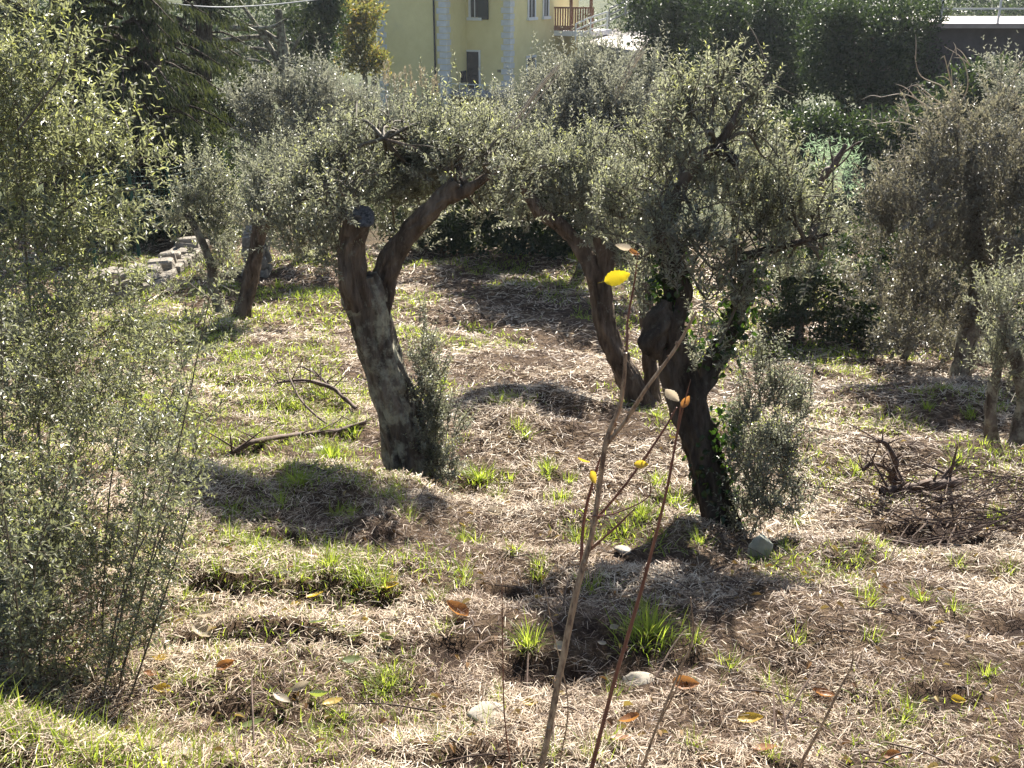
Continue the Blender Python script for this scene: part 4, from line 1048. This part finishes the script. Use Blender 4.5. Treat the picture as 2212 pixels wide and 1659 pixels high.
def rails(name, label, pts, D, posts, h, mat, nr=3, r=.035, group=None):
    g = px(pts[0][0], pts[0][1], D); g.z = g.z
    t = thing(name, g, label, "railing", group)
    P = [px(u, v, D) for u, v in pts]
    for k in range(nr):
        a = Acc(); tube(a, [p + Vector((0, 0, h * (k + 1) / nr)) for p in P] if len(P) > 2 else [P[0] + Vector((0, 0, h * (k + 1) / nr)), P[1] + Vector((0, 0, h * (k + 1) / nr))], [r] * len(P), 6, 4, 0, 0)
        link("rail", a.mesh("rail", [mat], True), t)
    for q in posts:
        f = q * (len(P) - 1); i = min(int(f), len(P) - 2); b = P[i].lerp(P[i + 1], f - i)
        a = Acc(); tube(a, [b, b + Vector((0, 0, h))], [r, r], 6, 1, 0, 0)
        link("post", a.mesh("post", [mat], True), t)
    return t
def slab(name, label, corners, D0, thick, mat, cat, kind=None):
    """flat-topped block from picture corners, each with its own distance"""
    top = [px(u, v, d) for u, v, d in corners]
    V = [tuple(p) for p in top] + [(p.x, p.y, p.z - thick) for p in top]
    n = len(top)
    bm = bmesh.new(); vs = [bm.verts.new(v) for v in V]
    bm.faces.new(vs[:n]); bm.faces.new(list(reversed(vs[n:])))
    for k in range(n):
        bm.faces.new([vs[k], vs[k + n], vs[(k + 1) % n + n], vs[(k + 1) % n]])
    bmesh.ops.recalc_face_normals(bm, faces=bm.faces)
    me = bpy.data.meshes.new(name); bm.to_mesh(me); bm.free(); me.materials.append(mat)
    return link(name, me, None, label, cat, None, kind)
slab("terrace", "pinkish paved ramp terrace right of the house", [(1255, 92, 66), (1430, 118, 60), (1420, 70, 72), (1330, 62, 76)], 66, 4.0, M['pink_paving'], "terrace")
rails("ramp_railing", "white metal railing climbing the ramp beside the house", [(1243, 92), (1275, 78), (1311, 66)], 66, (0, .5, 1), 1.05, M['metal'], 3, .05)
rails("ramp_railing", "dark grey railing at the top of the ramp under the oak", [(1315, 58), (1350, 42), (1385, 30)], 72, (0, .5, 1), 1.1, M['grey_metal'], 3, .045)

# railed terrace at the top right
def right_terrace():
    A = px(2010, 52, 30); B = px(2400, 92, 26); A.z = B.z = (A.z + B.z) * .5
    A = px(2015, 50, 30); B = px(2420, 88, 30)
    g = Vector((A.x, A.y, A.z - 3.6))
    t = thing("terrace", g, "concrete terrace edge with pipe railing above the dark retaining wall, top right corner", "terrace")
    dx = B.x - A.x; z0 = A.z
    def bx(nm, x0, x1, y0, y1, zz0, zz1, m, lab=None, parent=None):
        o = link(nm, box_mesh(nm, x0, x1, y0, y1, zz0, zz1, m), parent or t, lab)
        if parent: o.matrix_parent_inverse = Matrix.Translation(-t.location)
        return o
    ang = -.09
    bx("slab", A.x, A.x + 9, A.y - .3, A.y + 6, z0 - .12, z0, M['pink_paving'], "pale slab edge catching the sun")
    bx("wall", A.x + .2, A.x + 9, A.y, A.y + 5.8, z0 - 4.2, z0 - .12, M['dark_wall'], "dark shaded retaining wall")
    for k in range(5):
        bx("post", A.x + .1 + k * 1.55, A.x + .15 + k * 1.55, A.y - .2, A.y - .15, z0, z0 + 1.1, M['metal'])
    for z in (.35, .72, 1.08):
        bx("rail", A.x + .1, A.x + 9, A.y - .195, A.y - .155, z0 + z, z0 + z + .04, M['metal'])
right_terrace()

# ------------------------------------------------------------------ stone walls on the left
def rough_stone(seed, sx=1, sy=1, sz=1):
    rs = np.random.default_rng(seed)
    bm = bmesh.new(); bmesh.ops.create_cube(bm, size=1.0)
    bmesh.ops.bevel(bm, geom=list(bm.edges), offset=.14, segments=1, affect='EDGES')
    for v in bm.verts:
        v.co = Vector((v.co.x * sx, v.co.y * sy, v.co.z * sz)) + Vector(rs.normal(0, .035, 3))
    me = bpy.data.meshes.new("stone"); bm.to_mesh(me); bm.free(); me.materials.append(M['wall_stone'])
    return me
STONES = [rough_stone(k) for k in range(7)]
def stone_wall(name, label, a, b, hgt, thick, seed, cat="stone wall"):
    rs = np.random.default_rng(seed)
    a = Vector(a); b = Vector(b)
    d = (b - a); d.z = 0; ln = d.length; d.normalize()
    ang = math.atan2(d.y, d.x)
    g = snap(a, -.1)
    t = thing(name, g, label, cat, "dry stone walls left of the grove", rz=ang)
    zs = float(hz(b.x, b.y)) - float(hz(a.x, a.y))
    core = box_mesh("core", .03, ln - .03, -thick / 2 + .05, thick / 2 - .05, min(zs, 0), hgt + min(zs, 0) - .02, M['mortar'])
    o = bpy.data.objects.new("core", core); COL.objects.link(o); o.parent = t
    z = min(zs, 0)
    while z < hgt + min(zs, 0) - .02:
        ch = rs.uniform(.13, .22)
        x = rs.uniform(-.1, 0)
        while x < ln:
            wd = rs.uniform(.18, .42)
            for side in (-1, 1):
                o = bpy.data.objects.new("stone", STONES[rs.integers(0, 7)]); COL.objects.link(o); o.parent = t
                o.location = (min(max(x + wd / 2, .1), ln), side * (thick / 2 - .04) + rs.normal(0, .012), z + ch / 2)
                o.scale = (wd * .98, thick * .42, ch * .97); o.rotation_euler = (rs.normal(0, .04), rs.normal(0, .04), rs.normal(0, .05))
            x += wd
        z += ch
    # coping
    x = 0
    while x < ln:
        wd = rs.uniform(.18, .42)
        o = bpy.data.objects.new("coping_stone", STONES[rs.integers(0, 7)]); COL.objects.link(o); o.parent = t
        o.location = (x + wd / 2, rs.normal(0, .05), z + rs.uniform(-.05, .06)); o.scale = (wd * rs.uniform(.8, 1.05), thick * rs.uniform(.6, 1.1), rs.uniform(.10, .24)); o.rotation_euler = (rs.normal(0, .1), rs.normal(0, .1), rs.normal(0, .25))
        x += wd
wa = gpx(225, 655); wb = gpx(300, 640)
stone_wall("stone_wall", "low lit stone wall end seen through the near thicket", px(205, 665, 14.6), px(292, 640, 15.2), .45, .45, 5)
stone_wall("stone_wall", "grey shaded stone wall receding behind the crooked thin olive", px(306, 640, 15.6), px(425, 570, 18.6), .45, .42, 6)
stone_wall("stone_pillar", "stone pillar right behind the slim straight olive", px(533, 590, 17.0), px(572, 590, 17.0), .62, .4, 9, "pillar")

# green wire fence behind the walls
def wire_fence():
    pts = [px(205, 560, 17.5), px(300, 545, 18.3), px(380, 530, 19.2), px(500, 520, 20.5)]
    pts = [snap(p, 0) for p in pts]
    t = thing("wire_fence", pts[0], "green wire mesh fence with thin posts behind the stone walls", "fence")
    for p in pts:
        a = Acc(); tube(a, [p, p + Vector((0, 0, 1.7))], [.03, .03], 6, 1, 0, 0)
        link("post", a.mesh("post", [M['fence_green']], True), t)
    a = Acc()
    for z in np.arange(.5, 1.65, .12):
        tube(a, [p + Vector((0, 0, z)) for p in pts], [.006] * 4, 4, 2, 0, 0, cap=False)
    for i in range(3):
        n = int((pts[i + 1] - pts[i]).length / .14)
        for k in range(n):
            q = pts[i].lerp(pts[i + 1], k / n)
            tube(a, [q + Vector((0, 0, .45)), q + Vector((0, 0, 1.62))], [.005, .005], 4, 1, 0, 0, cap=False)
    link("mesh", a.mesh("mesh", [M['fence_green']]), t)
wire_fence()

# pale overhead cable at the top left
ac = Acc(); tube(ac, [px(150, -30, 22), px(400, 11, 22), px(560, 12, 23), px(760, -10, 24)], [.012] * 4, 5, 10, 0, 0)
link("overhead_cable", ac.mesh("overhead_cable", [M['cable']], True), None, "thin pale cable sagging across the top left corner", "cable")

# bamboo canes leaning in the far olive
for pts, lab in [([(1120, 240, 17), (1160, 185, 17), (1200, 140, 17)], "pale bundle of leaning canes at the left side of the rounded silver olive"),
                 ([(1352, 160, 17), (1372, 120, 17), (1392, 95, 17)], "pale canes sticking out at the top right of the rounded silver olive")]:
    b = px(*pts[0]); t = thing("cane_bundle", snap(b), lab, "canes", "cane bundles in the far olive")
    for k in range(4):
        a = Acc(); o = Vector((RNG.uniform(-.1, .1), -1.2 + RNG.uniform(-.1, .1), RNG.uniform(-.08, .08)))
        o.y += .7; q0 = px(*pts[0]) + o; q1 = px(*pts[1]) + o; tube(a, [q0 + (q0 - q1) * 1.2] + [px(*q) + o for q in pts], [.012, .012, .011, .007], 6, 4, 0, 0)
        link("cane", a.mesh("cane", [M['palewood']], True), t)

# reed plumes in front of the house
g = snap(px(880, 300, 26))
t = thing("reed_clump", g, "dry reed plumes standing against the yellow wall", "reeds")
for u, v in [(828, 140), (838, 135), (850, 165), (875, 152), (884, 148), (907, 145), (915, 150), (935, 172), (862, 160), (895, 178), (942, 165)]:
    topp = px(u, v, 26 + RNG.uniform(-.4, .4)); b = Vector((topp.x * .97 + RNG.uniform(-.3, .3), topp.y, float(hz(topp.x, topp.y))))
    a = Acc(); tube(a, [b, b.lerp(topp, .6) + Vector((.05, 0, 0)), topp], [.012, .01, .006], 4, 4, 0, 0, cap=False)
    n = 45; q = RNG.uniform(.84, 1.0, n)[:, None]
    Pp = np.array(b) * (1 - q) + np.array(topp) * q + RNG.normal(0, .018, (n, 3))
    v_, f_, k_ = leaves(Pp, RNG.normal(0, .35, (n, 3)) + np.array([.1, 0, .8]), RNG.normal(size=(n, 3)), .12, .018, 4)
    a.add(v_, f_, np.repeat(RNG.uniform(0, 1, n), k_), 0)
    link("plume", a.mesh("plume", [M['reed']]), t)

# ------------------------------------------------------------------ fallen branches
def branch_thing(name, label, paths, mat, cat="branch", lift=.02, group="fallen branches"):
    """paths: list of (list of (u,v,height), radii); the points stand that high over the ground seen there"""
    t = None
    for pts, rad in paths:
        P = []
        for u, v, h_ in pts:
            p = gpx(u, v)
            if h_ > .001:
                # the point is h_ above ground that lies a little nearer than the ray's hit
                D = p.y
                while D > 1.5:
                    q = px(u, v, D)
                    if q.z - float(hz(q.x, q.y)) >= h_: break
                    D -= .02
                p = px(u, v, D)
            P.append(p + Vector((0, 0, rad[0] * .5)))
        if t is None:
            t = thing(name, P[0], label, cat, group)
        rad = [q * .72 for q in rad]; a = Acc(); tube(a, P, rad, 8, 8, .25, .06, int(P[0].x * 10), cap=True)
        for k in range(12):
            q = RNG.uniform(.2, len(P) - 1.01); j = int(q); b0 = P[j].lerp(P[j + 1], q - j); d = Vector((RNG.normal(0, .7), RNG.normal(0, .5), RNG.uniform(.05, .8))).normalized() * RNG.uniform(.06, .32)
            tube(a, [b0, b0 + d * .5, b0 + d + Vector((0, 0, -.01))], [rad[j] * .4, rad[j] * .28, rad[j] * .1], 5, 3, 0, 0, 1, cap=False)
        link("stem" if len(t.children) == 0 else "side_branch", a.mesh("side_branch", [mat], True), t)
    return t
branch_thing("fallen_branch", "long fallen branch lying low from the lichened trunk toward the thicket", [([(790, 915, .03), (720, 935, .02), (640, 942, .03), (560, 955, .03), (530, 965, .03), (478, 998, .0)], [.022, .028, .026, .026, .03, .022])], M['deadwood'])
branch_thing("fallen_branch", "forked dead branch arching above the grass left of the lichened trunk", [([(770, 885, .02), (735, 855, .06), (715, 840, .08), (660, 825, .12), (600, 830, .10), (582, 850, .04)], [.026, .026, .026, .022, .014, .008]),
      ([(712, 838, .08), (690, 815, .12), (655, 795, .14), (640, 798, .12)], [.02, .016, .012, .006]), ([(640, 828, .1), (612, 822, .1), (585, 815, .1)], [.012, .008, .004])], M['deadwood'])
branch_thing("fallen_branch", "thin curved dead stick leaning left of the lichened trunk", [([(735, 935, .0), (690, 905, .06), (650, 865, .12), (625, 815, .18), (622, 795, .2)], [.014, .013, .012, .010, .006])], M['deadwood'])
branch_thing("fallen_branch", "short dark log in the straw below the slim straight olive", [([(320, 748, .0), (350, 750, .02), (380, 745, .02)], [.04, .05, .05])], M['deadwood'])
branch_thing("fallen_branch", "pale thin pole lying on the grass below the stone wall", [([(320, 655, .0), (360, 630, .02), (400, 612, .05)], [.03, .03, .025])], M['palewood'])
branch_thing("fallen_branch", "curved brown branch standing up from the brush pile on the right", [([(2030, 1085, .0), (1960, 1055, .05), (1925, 1040, .08), (1935, 1005, .22), (1915, 965, .36), (1895, 955, .40)], [.028, .03, .03, .028, .024, .016]),
      ([(1950, 1050, .05), (1920, 1020, .14), (1905, 1010, .2), (1880, 1005, .2), (1862, 1020, .16)], [.022, .02, .018, .018, .024])], M['deadwood'])
branch_thing("fallen_branch", "short thick log inside the brush pile on the right", [([(1900, 1070, .02), (1960, 1062, .03), (2040, 1050, .04), (2075, 1045, .03)], [.04, .05, .05, .04])], M['deadwood'])
branch_thing("fallen_branch", "dark stick lying flat in the grass at the lower side of the brush pile", [([(1870, 1160, .01), (1950, 1175, .02), (2020, 1185, .02), (2050, 1130, .05)], [.012, .014, .012, .008])], M['deadwood'])
# brush pile of thin twigs
def brush_pile():
    c = gpx(2100, 1090); t = thing("brush_pile", c, "tangled pile of thin bare prunings at the right edge", "brush pile")
    a = Acc()
    for k in range(130):
        u = RNG.uniform(1880, 2240); v = RNG.uniform(1040, 1180)
        p = gpx(u, v, 2.5) + Vector((0, 0, RNG.uniform(0, .12)))
        ln = RNG.uniform(.25, .8); az = RNG.normal(.35, .7) + (math.pi if RNG.uniform() < .3 else 0)
        d = Vector((math.cos(az), math.sin(az) * .6, RNG.uniform(-.05, .35))) * ln
        m = p + d * .5 + Vector((RNG.normal(0, .04), RNG.normal(0, .04), RNG.uniform(0, .08)))
        e = p + d
        e.z = max(e.z, float(hz(e.x, e.y)) + .01)
        r = RNG.uniform(.002, .006)
        tube(a, [p, m, e], [r, r * .8, r * .3], 4, 4, 0, 0, cap=False)
    link("twigs", a.mesh("twigs", [M['deadwood']]), t, kind="stuff")
brush_pile()
# loose twigs on the ground
a = Acc()
for k in range(240):
    y = RNG.uniform(2, 9); x = RNG.uniform(-.55, .6) * y
    z = float(hz(x, y)) + .015; az = RNG.uniform(0, 6.28); ln = RNG.uniform(.08, .4)
    p = Vector((x, y, z)); e = p + Vector((math.cos(az), math.sin(az), RNG.uniform(0, .12))) * ln; e.z = max(e.z, float(hz(e.x, e.y)) + .012)
    tube(a, [p, (p + e) * .5 + Vector((0, 0, .02)), e], [.0035, .003, .0015], 4, 3, 0, 0, cap=False)
link("loose_twigs", a.mesh("loose_twigs", [M['deadwood']]), None, "small dry twigs strewn over the straw", "twigs", None, "stuff")

# ------------------------------------------------------------------ stones
def stone_thing(label, u, v, sx, sy, sz, mat, rz=0, seed=1, tilt=(0, 0), sink=.2, name="stone"):
    p = gpx(u, v)
    bm = bmesh.new(); bmesh.ops.create_icosphere(bm, subdivisions=3, radius=1)
    rs = np.random.default_rng(seed); k = [Vector(rs.normal(size=3)).normalized() for _ in range(9)]; dd = rs.uniform(.55, .95, 9)
    for vv in bm.verts:
        for n_, d_ in zip(k, dd):
            q = vv.co.dot(n_)
            if q > d_: vv.co -= n_ * (q - d_)
        vv.co *= 1 + .05 * math.sin(9 * vv.co.x + seed) * math.sin(8 * vv.co.y) + float(vnoise(vv.co.x * 5 + seed, vv.co.y * 5 + vv.co.z * 3, seed)) * .14
        vv.co = Vector((vv.co.x * sx, vv.co.y * sy, vv.co.z * sz))
    for f_ in bm.faces: f_.smooth = True
    me = bpy.data.meshes.new("stone"); bm.to_mesh(me); bm.free(); me.materials.append(mat)
    o = bpy.data.objects.new(name, me); COL.objects.link(o)
    o.location = p + Vector((0, 0, sz * (.55 - 2 * sink))); o.rotation_euler = (tilt[0], tilt[1], rz)
    o["label"] = label; o["category"] = "stone"; o["group"] = "stones on the ground"
stone_thing("pale flat stone half sunk in straw left of the tan sapling", 1058, 1555, .075, .06, .022, M['stone'], .3, 3, (.25, .1), .1)
stone_thing("pale slab stone between the dark red stem and the orange leaf", 1378, 1475, .065, .05, .022, M['stone'], -.5, 5, (.2, -.2), .1)
stone_thing("upright grey-green stone at the foot of the ivied trunk", 1640, 1205, .062, .045, .085, M['stone_green'], .2, 8, (.1, .1), -.1)
stone_thing("flat grey stone lying at the edge of the tree shadow", 1345, 1193, .055, .04, .02, M['stone'], .1, 11, (0, 0), .1)
stone_thing("small white stone lying in the straw right of the lone upright stone", 2055, 1405 - 200, .04, .03, .018, M['stone'], .1, 13, (0, 0), .1)
stone_thing("grey stone left of the green tuft by the long fallen branch", 690, 975, .09, .06, .03, M['stone'], .4, 15, (.1, 0), .1)

# ------------------------------------------------------------------ fallen leaves
def leaf_mesh(L, W, curl, seed, mat, teeth=0):
    rs = np.random.default_rng(seed)
    n, m = 15, 5
    V = []; F = []
    for i in range(n):
        t = i / (n - 1)
        wd = W * .5 * (math.sin(math.pi * min(1, t ** .8 * .97 + .015)) ** .8)
        for j in range(m):
            s = (j / (m - 1) - .5) * 2
            edge = 1 + (teeth * (1 if i % 2 else -1) if abs(s) == 1 else 0)
            z = curl * L * ((t - .5) ** 2 * 1.2 + .7 * s * s * (wd / L) * 2) + rs.normal(0, .012) * L
            V.append(((t - .5) * L, s * wd * edge, z))
    for i in range(n - 1):
        for j in range(m - 1):
            F.append([i * m + j, i * m + j + 1, (i + 1) * m + j + 1, (i + 1) * m + j])
    k = len(V)
    V += [(-.5 * L, -.004 * 1, curl * L * .3), (-.5 * L, .004, curl * L * .3), (-.78 * L, .002, curl * L * .5), (-.78 * L, -.002, curl * L * .5)]
    F.append([k, k + 1, k + 2, k + 3])
    return mesh_np("fallen_leaf", V, [np.array(F)], None, True, [mat])
LV = {(c, k): leaf_mesh(1.0, .45 + .06 * k, (.18 + .14 * k), k * 7 + len(c), FL[c]) for c in FL for k in range(4)}
LEAFS = [  # u, v, length in reference units, colour, label
    (680, 1212, 34, 'orange', "curled orange leaf beside the upright green tuft"), (682, 1300, 44, 'yellow', "yellow leaf lying flat in the near straw, left of the tree shadow"),
    (845, 1292, 44, 'yellow', "long yellow leaf below the yellowish grass tuft"), (985, 1335, 62, 'orange', "large yellow-brown leaf lying inside the tree shadow"),
    (690, 1365, 46, 'green', "dark olive-green curled leaf on bare soil"), (735, 1375, 40, 'pale', "pale brown leaf touching the dark green leaf on bare soil"),
    (770, 1385, 40, 'green', "green leaf right of the pale brown leaf on bare soil"), (835, 1395, 36, 'green', "grey-green leaf in the shadow band's left margin"),
    (765, 1440, 52, 'green', "rounded grey-green leaf left of the flat grass patch"), (505, 1248, 58, 'pale', "long grey ribbed leaf at the edge of the thicket's twigs"),
    (450, 1345, 46, 'pale', "crumpled whitish leaf near the thicket's foot"), (440, 1395, 62, 'pale', "long pale leaf below the crumpled whitish one"),
    (350, 1435, 50, 'yellow', "brown-yellow leaf at the thicket's shaded foot"), (330, 1470, 40, 'orange', "small orange leaf below the brown-yellow one by the thicket"),
    (490, 1455, 44, 'orange', "tan curled leaf right of the thicket's foot"), (350, 1510, 42, 'yellow', "yellow-green leaf near the bottom left grass bank"),
    (550, 1580, 62, 'green', "large bright green curled leaf in the bottom straw"), (610, 1525, 50, 'pale', "white-backed leaf in the leaf cluster"),
    (650, 1505, 46, 'pale', "tan upright leaf in the middle of the leaf cluster"), (690, 1520, 46, 'green', "green leaf at the right of the leaf cluster"),
    (720, 1530, 48, 'yellow', "yellow curled leaf right of the leaf cluster"), (395, 1648, 60, 'pale', "crinkled pale leaf at the bottom edge"),
    (1070, 1120, 40, 'pale', "white leaf lying in the sunlit straw below the lichened trunk"), (1325, 1375, 26, 'pale', "small white leaf right of the tan sapling"),
    (1300, 1402, 26, 'pale', "tiny white leaf below the small white one by the tan sapling"), (1145, 1535, 36, 'yellow', "yellow leaf just left of the tan sapling's foot"),
    (1480, 1493, 62, 'orange', "curled orange-brown leaf right of the pale slab stone"), (1360, 1575, 50, 'orange', "upright orange leaf between the dark red stem and the thin twig"),
    (1340, 1610, 50, 'orange', "brown curled leaf at the bottom beside the dark red stem"), (1620, 1568, 60, 'yellow', "yellow-orange leaf in the bottom straw right of the thin twig"),
    (1775, 1518, 50, 'orange', "long tan leaf beside the rightmost thin twig"), (2065, 1528, 36, 'yellow', "small yellow leaf in the straw at lower right"),
    (1650, 1640, 60, 'orange', "dark brown leaf at the bottom edge right of centre"), (1920, 1650, 50, 'orange', "reddish leaf at the bottom edge, lower right"),
    (1260, 1005, 30, 'yellow', "small yellow leaf left of the tan sapling near the green tufts"), (1210, 1420, 46, 'pale', "pale leaf on bare soil behind the tan sapling"),
]
LV[('bright', 1)] = leaf_mesh(1.0, .58, .12, 5, FL['bright'], .06)
LV[('pale', 2)] = leaf_mesh(1.0, .50, .75, 9, FL['pale'], .08)
for i, (u, v, ln, c, lab) in enumerate(LEAFS):
    p = gpx(u, v); s = mpp(p.y, v) * 1.05
    o = bpy.data.objects.new("fallen_leaf", LV[(c, i % 4)]); COL.objects.link(o)
    o.location = p + Vector((0, 0, .025)); o.scale = (ln * s * .88,) * 3
    o.rotation_euler = (random.uniform(-.5, .5), random.uniform(-.45, .3), random.uniform(-.7, .7) + (math.pi if i % 3 == 0 else 0))
    o["label"] = lab; o["category"] = "leaf"; o["group"] = "fallen leaves on the straw"

# small brown olive and fruit-tree leaf litter
a = Acc()
n = 900
y = RNG.uniform(1.8, 7.5, n); x = RNG.uniform(-.55, .58, n) * y
az = RNG.uniform(0, 6.28, n); P_ = np.stack([x, y, hz(x, y) + RNG.uniform(.008, .03, n)], 1)
D_ = np.stack([np.cos(az), np.sin(az), RNG.normal(0, .3, n)], 1)
sz = RNG.uniform(.02, .055, n)
v_, f_, k_ = leaves(P_, D_, np.array([0, 0, 1.]) + RNG.normal(0, .5, (n, 3)), sz, sz * .42, 6, .5)
a.add(v_, f_, np.repeat(RNG.uniform(0, 1, n), k_), 0)
M['litter'] = leaf_mat("leaf_litter", [(0, (.09, .045, .022)), (.5, (.20, .11, .05)), (.8, (.32, .25, .15)), (1, (.40, .30, .06))], [(0, (.12, .06, .02)), (1, (.4, .3, .08))], .3, .45, .4)
link("leaf_litter", a.mesh("leaf_litter", [M['litter']]), None, "small withered brown leaves scattered through the straw", "leaf litter", None, "stuff")

# ------------------------------------------------------------------ foreground saplings
def sapling(label, stems, mat, leafs=(), group="bare saplings in the foreground"):
    """stems: list of (points (u,v,D), radii); the first point of the first stem is carried down to the ground"""
    P0 = [px(*q) for q in stems[0][0]]
    d = (P0[0] - P0[1]).normalized()
    b = P0[0].copy()
    for _ in range(200):
        if b.z <= float(hz(b.x, b.y)): break
        b = b + d * .01
    t = thing("sapling", b, label, "sapling", group)
    for i, (pts, rad) in enumerate(stems):
        P = [px(*q) for q in pts]
        if i == 0: P = [b - Vector((0, 0, .03))] + P; rad = [rad[0] * 1.05] + list(rad)
        rad = [q * .62 for q in rad]; a = Acc(); tube(a, [p + Vector((RNG.normal(0, .0035), 0, RNG.normal(0, .002))) * (0 < k_ < len(P) - 1) for k_, p in enumerate(P)], rad, 10, 9, .14, .04, i)
        # buds
        for k in range(2, len(P) * 3):
            q = RNG.uniform(0, len(P) - 1.001); j = int(q); pp = P[j].lerp(P[j + 1], q - j)
            rr = rad[j] * 1.1
            dd = Vector(RNG.normal(size=3)).normalized()
            tube(a, [pp, pp + dd * rr * 1.0, pp + dd * rr * 1.0 + (P[j + 1] - P[j]).normalized() * rr * 1.2], [rr * .55, rr * .5, rr * .1], 5, 2, 0, 0, cap=True)
        link("stem" if i == 0 else "shoot", a.mesh("stem", [mat if not isinstance(mat, list) else mat[min(i, len(mat) - 1)]], True), t)
    for (u, v, D, ln, c, rx, ry, rz) in leafs:
        me = LV[(c, 1 if c == 'bright' else 2)]
        o = bpy.data.objects.new("leaf", me); COL.objects.link(o); o.parent = t
        o.matrix_parent_inverse = Matrix.Translation(-t.location)
        o.location = px(u, v, D); o.scale = (ln * mpp(D, v),) * 3; o.rotation_euler = (rx, ry, rz)
        o["label"] = {'yellow': "yellow autumn leaf", 'bright': "bright yellow leaf", 'pale': "pale dry leaf", 'orange': "orange withered leaf", 'green': "green leaf"}[c]
    return t
m_ = .72e-3
sapling("tan forked sapling in the middle foreground, with one bright yellow leaf", [
    ([(1168, 1640, 2.0), (1215, 1420, 2.02), (1250, 1270, 2.03), (1278, 1150, 2.04), (1298, 1020, 2.05), (1312, 950, 2.05), (1338, 885, 2.05), (1346, 830, 2.05), (1351, 762, 2.05)],
     [.0125, .012, .0115, .010, .009, .0095, .007, .0065, .006]),
    ([(1312, 958, 2.05), (1350, 905, 2.03), (1400, 835, 2.0), (1450, 755, 1.98), (1505, 672, 1.96)], [.008, .007, .0065, .0055, .004]),
    ([(1338, 880, 2.05), (1354, 760, 2.07), (1362, 690, 2.08), (1372, 610, 2.08), (1378, 545, 2.08)], [.005, .0042, .0036, .003, .0015]),
    ([(1255, 1250, 2.05), (1262, 1130, 2.08), (1285, 1040, 2.08), (1298, 985, 2.08)], [.007, .006, .005, .003]),
    ([(1272, 1190, 2.04), (1330, 1140, 2.0), (1372, 1098, 1.98)], [.005, .004, .002]),
    ([(1290, 1120, 2.05), (1350, 1040, 2.0), (1420, 935, 1.98), (1462, 880, 1.97)], [.005, .0045, .004, .002]),
    ([(1278, 1115, 2.04), (1330, 1110, 2.0), (1400, 1070, 1.98), (1395, 1010, 1.98)], [.003, .0025, .002, .001])],
    [M['sap'], M['sap'], M['sap_red'], M['sap_red'], M['sap_red'], M['sap_red'], M['sap_red']],
    [(1333, 600, 2.05, 58, 'bright', 1.1, -.25, .15), (1384, 1002, 1.97, 32, 'yellow', 1.3, .1, .1), (1278, 1030, 2.03, 34, 'yellow', 1.2, 1.2, .3), (1345, 538, 2.08, 36, 'pale', 1.2, -.2, 2.9), (1368, 548, 2.08, 30, 'orange', .6, .4, .4)])
sapling("slim dark red stem right of the tan sapling, with a pale leaf near its top", [
    ([(1282, 1645, 2.15), (1330, 1480, 2.15), (1372, 1325, 2.15), (1412, 1170, 2.15), (1442, 1040, 2.15), (1462, 940, 2.15), (1472, 870, 2.15)], [.0085, .008, .0072, .006, .005, .004, .003]),
    ([(1462, 940, 2.15), (1480, 870, 2.13), (1492, 820, 2.12)], [.003, .002, .001])], M['sap_red'],
    [(1450, 848, 2.13, 46, 'pale', 1.9, .75, .3), (1482, 868, 2.13, 30, 'orange', .8, -1.0, .3)])
sapling("thin grey-brown twig right of the slim dark red stem", [
    ([(1390, 1650, 2.2), (1425, 1560, 2.2), (1470, 1440, 2.2), (1500, 1375, 2.2), (1492, 1290, 2.2)], [.0055, .005, .0045, .004, .0018]),
    ([(1425, 1560, 2.2), (1462, 1490, 2.2), (1478, 1440, 2.2)], [.003, .0025, .0012])], M['sap'])
sapling("rightmost thin bare twig rising from the bottom edge", [
    ([(1730, 1650, 2.3), (1770, 1570, 2.3), (1815, 1490, 2.3), (1840, 1440, 2.3), (1843, 1392, 2.3)], [.007, .006, .005, .004, .0018])], M['sap'])
sapling("thread-thin upright twig left of the tan sapling", [
    ([(1103, 1650, 2.3), (1090, 1540, 2.3), (1086, 1400, 2.3), (1084, 1250, 2.3)], [.0032, .003, .0026, .0012])], M['sap_red'])
sapling("short thin twig between the upright thread-thin twig and the tan sapling", [
    ([(1215, 1655, 2.25), (1230, 1520, 2.25), (1195, 1360, 2.25), (1178, 1270, 2.25)], [.003, .0028, .0022, .001])], M['sap'])

# ------------------------------------------------------------------ haze: added air volume imitating veiling lens glare
def build_veil():
    m, nt, out = new_mat("veil")
    v = N(nt, "ShaderNodeVolumePrincipled")
    v.inputs["Color"].default_value = (.86, .92, 1.0, 1)
    v.inputs["Density"].default_value = .0003
    v.inputs["Anisotropy"].default_value = .55
    nt.links.new(v.outputs[0], out.inputs["Volume"])
    link("veil", box_mesh("veil", -700, 700, -700, 700, -8, 75, m), None, "added thin haze in the air over the valley", "veil", None, "stuff")
build_veil()
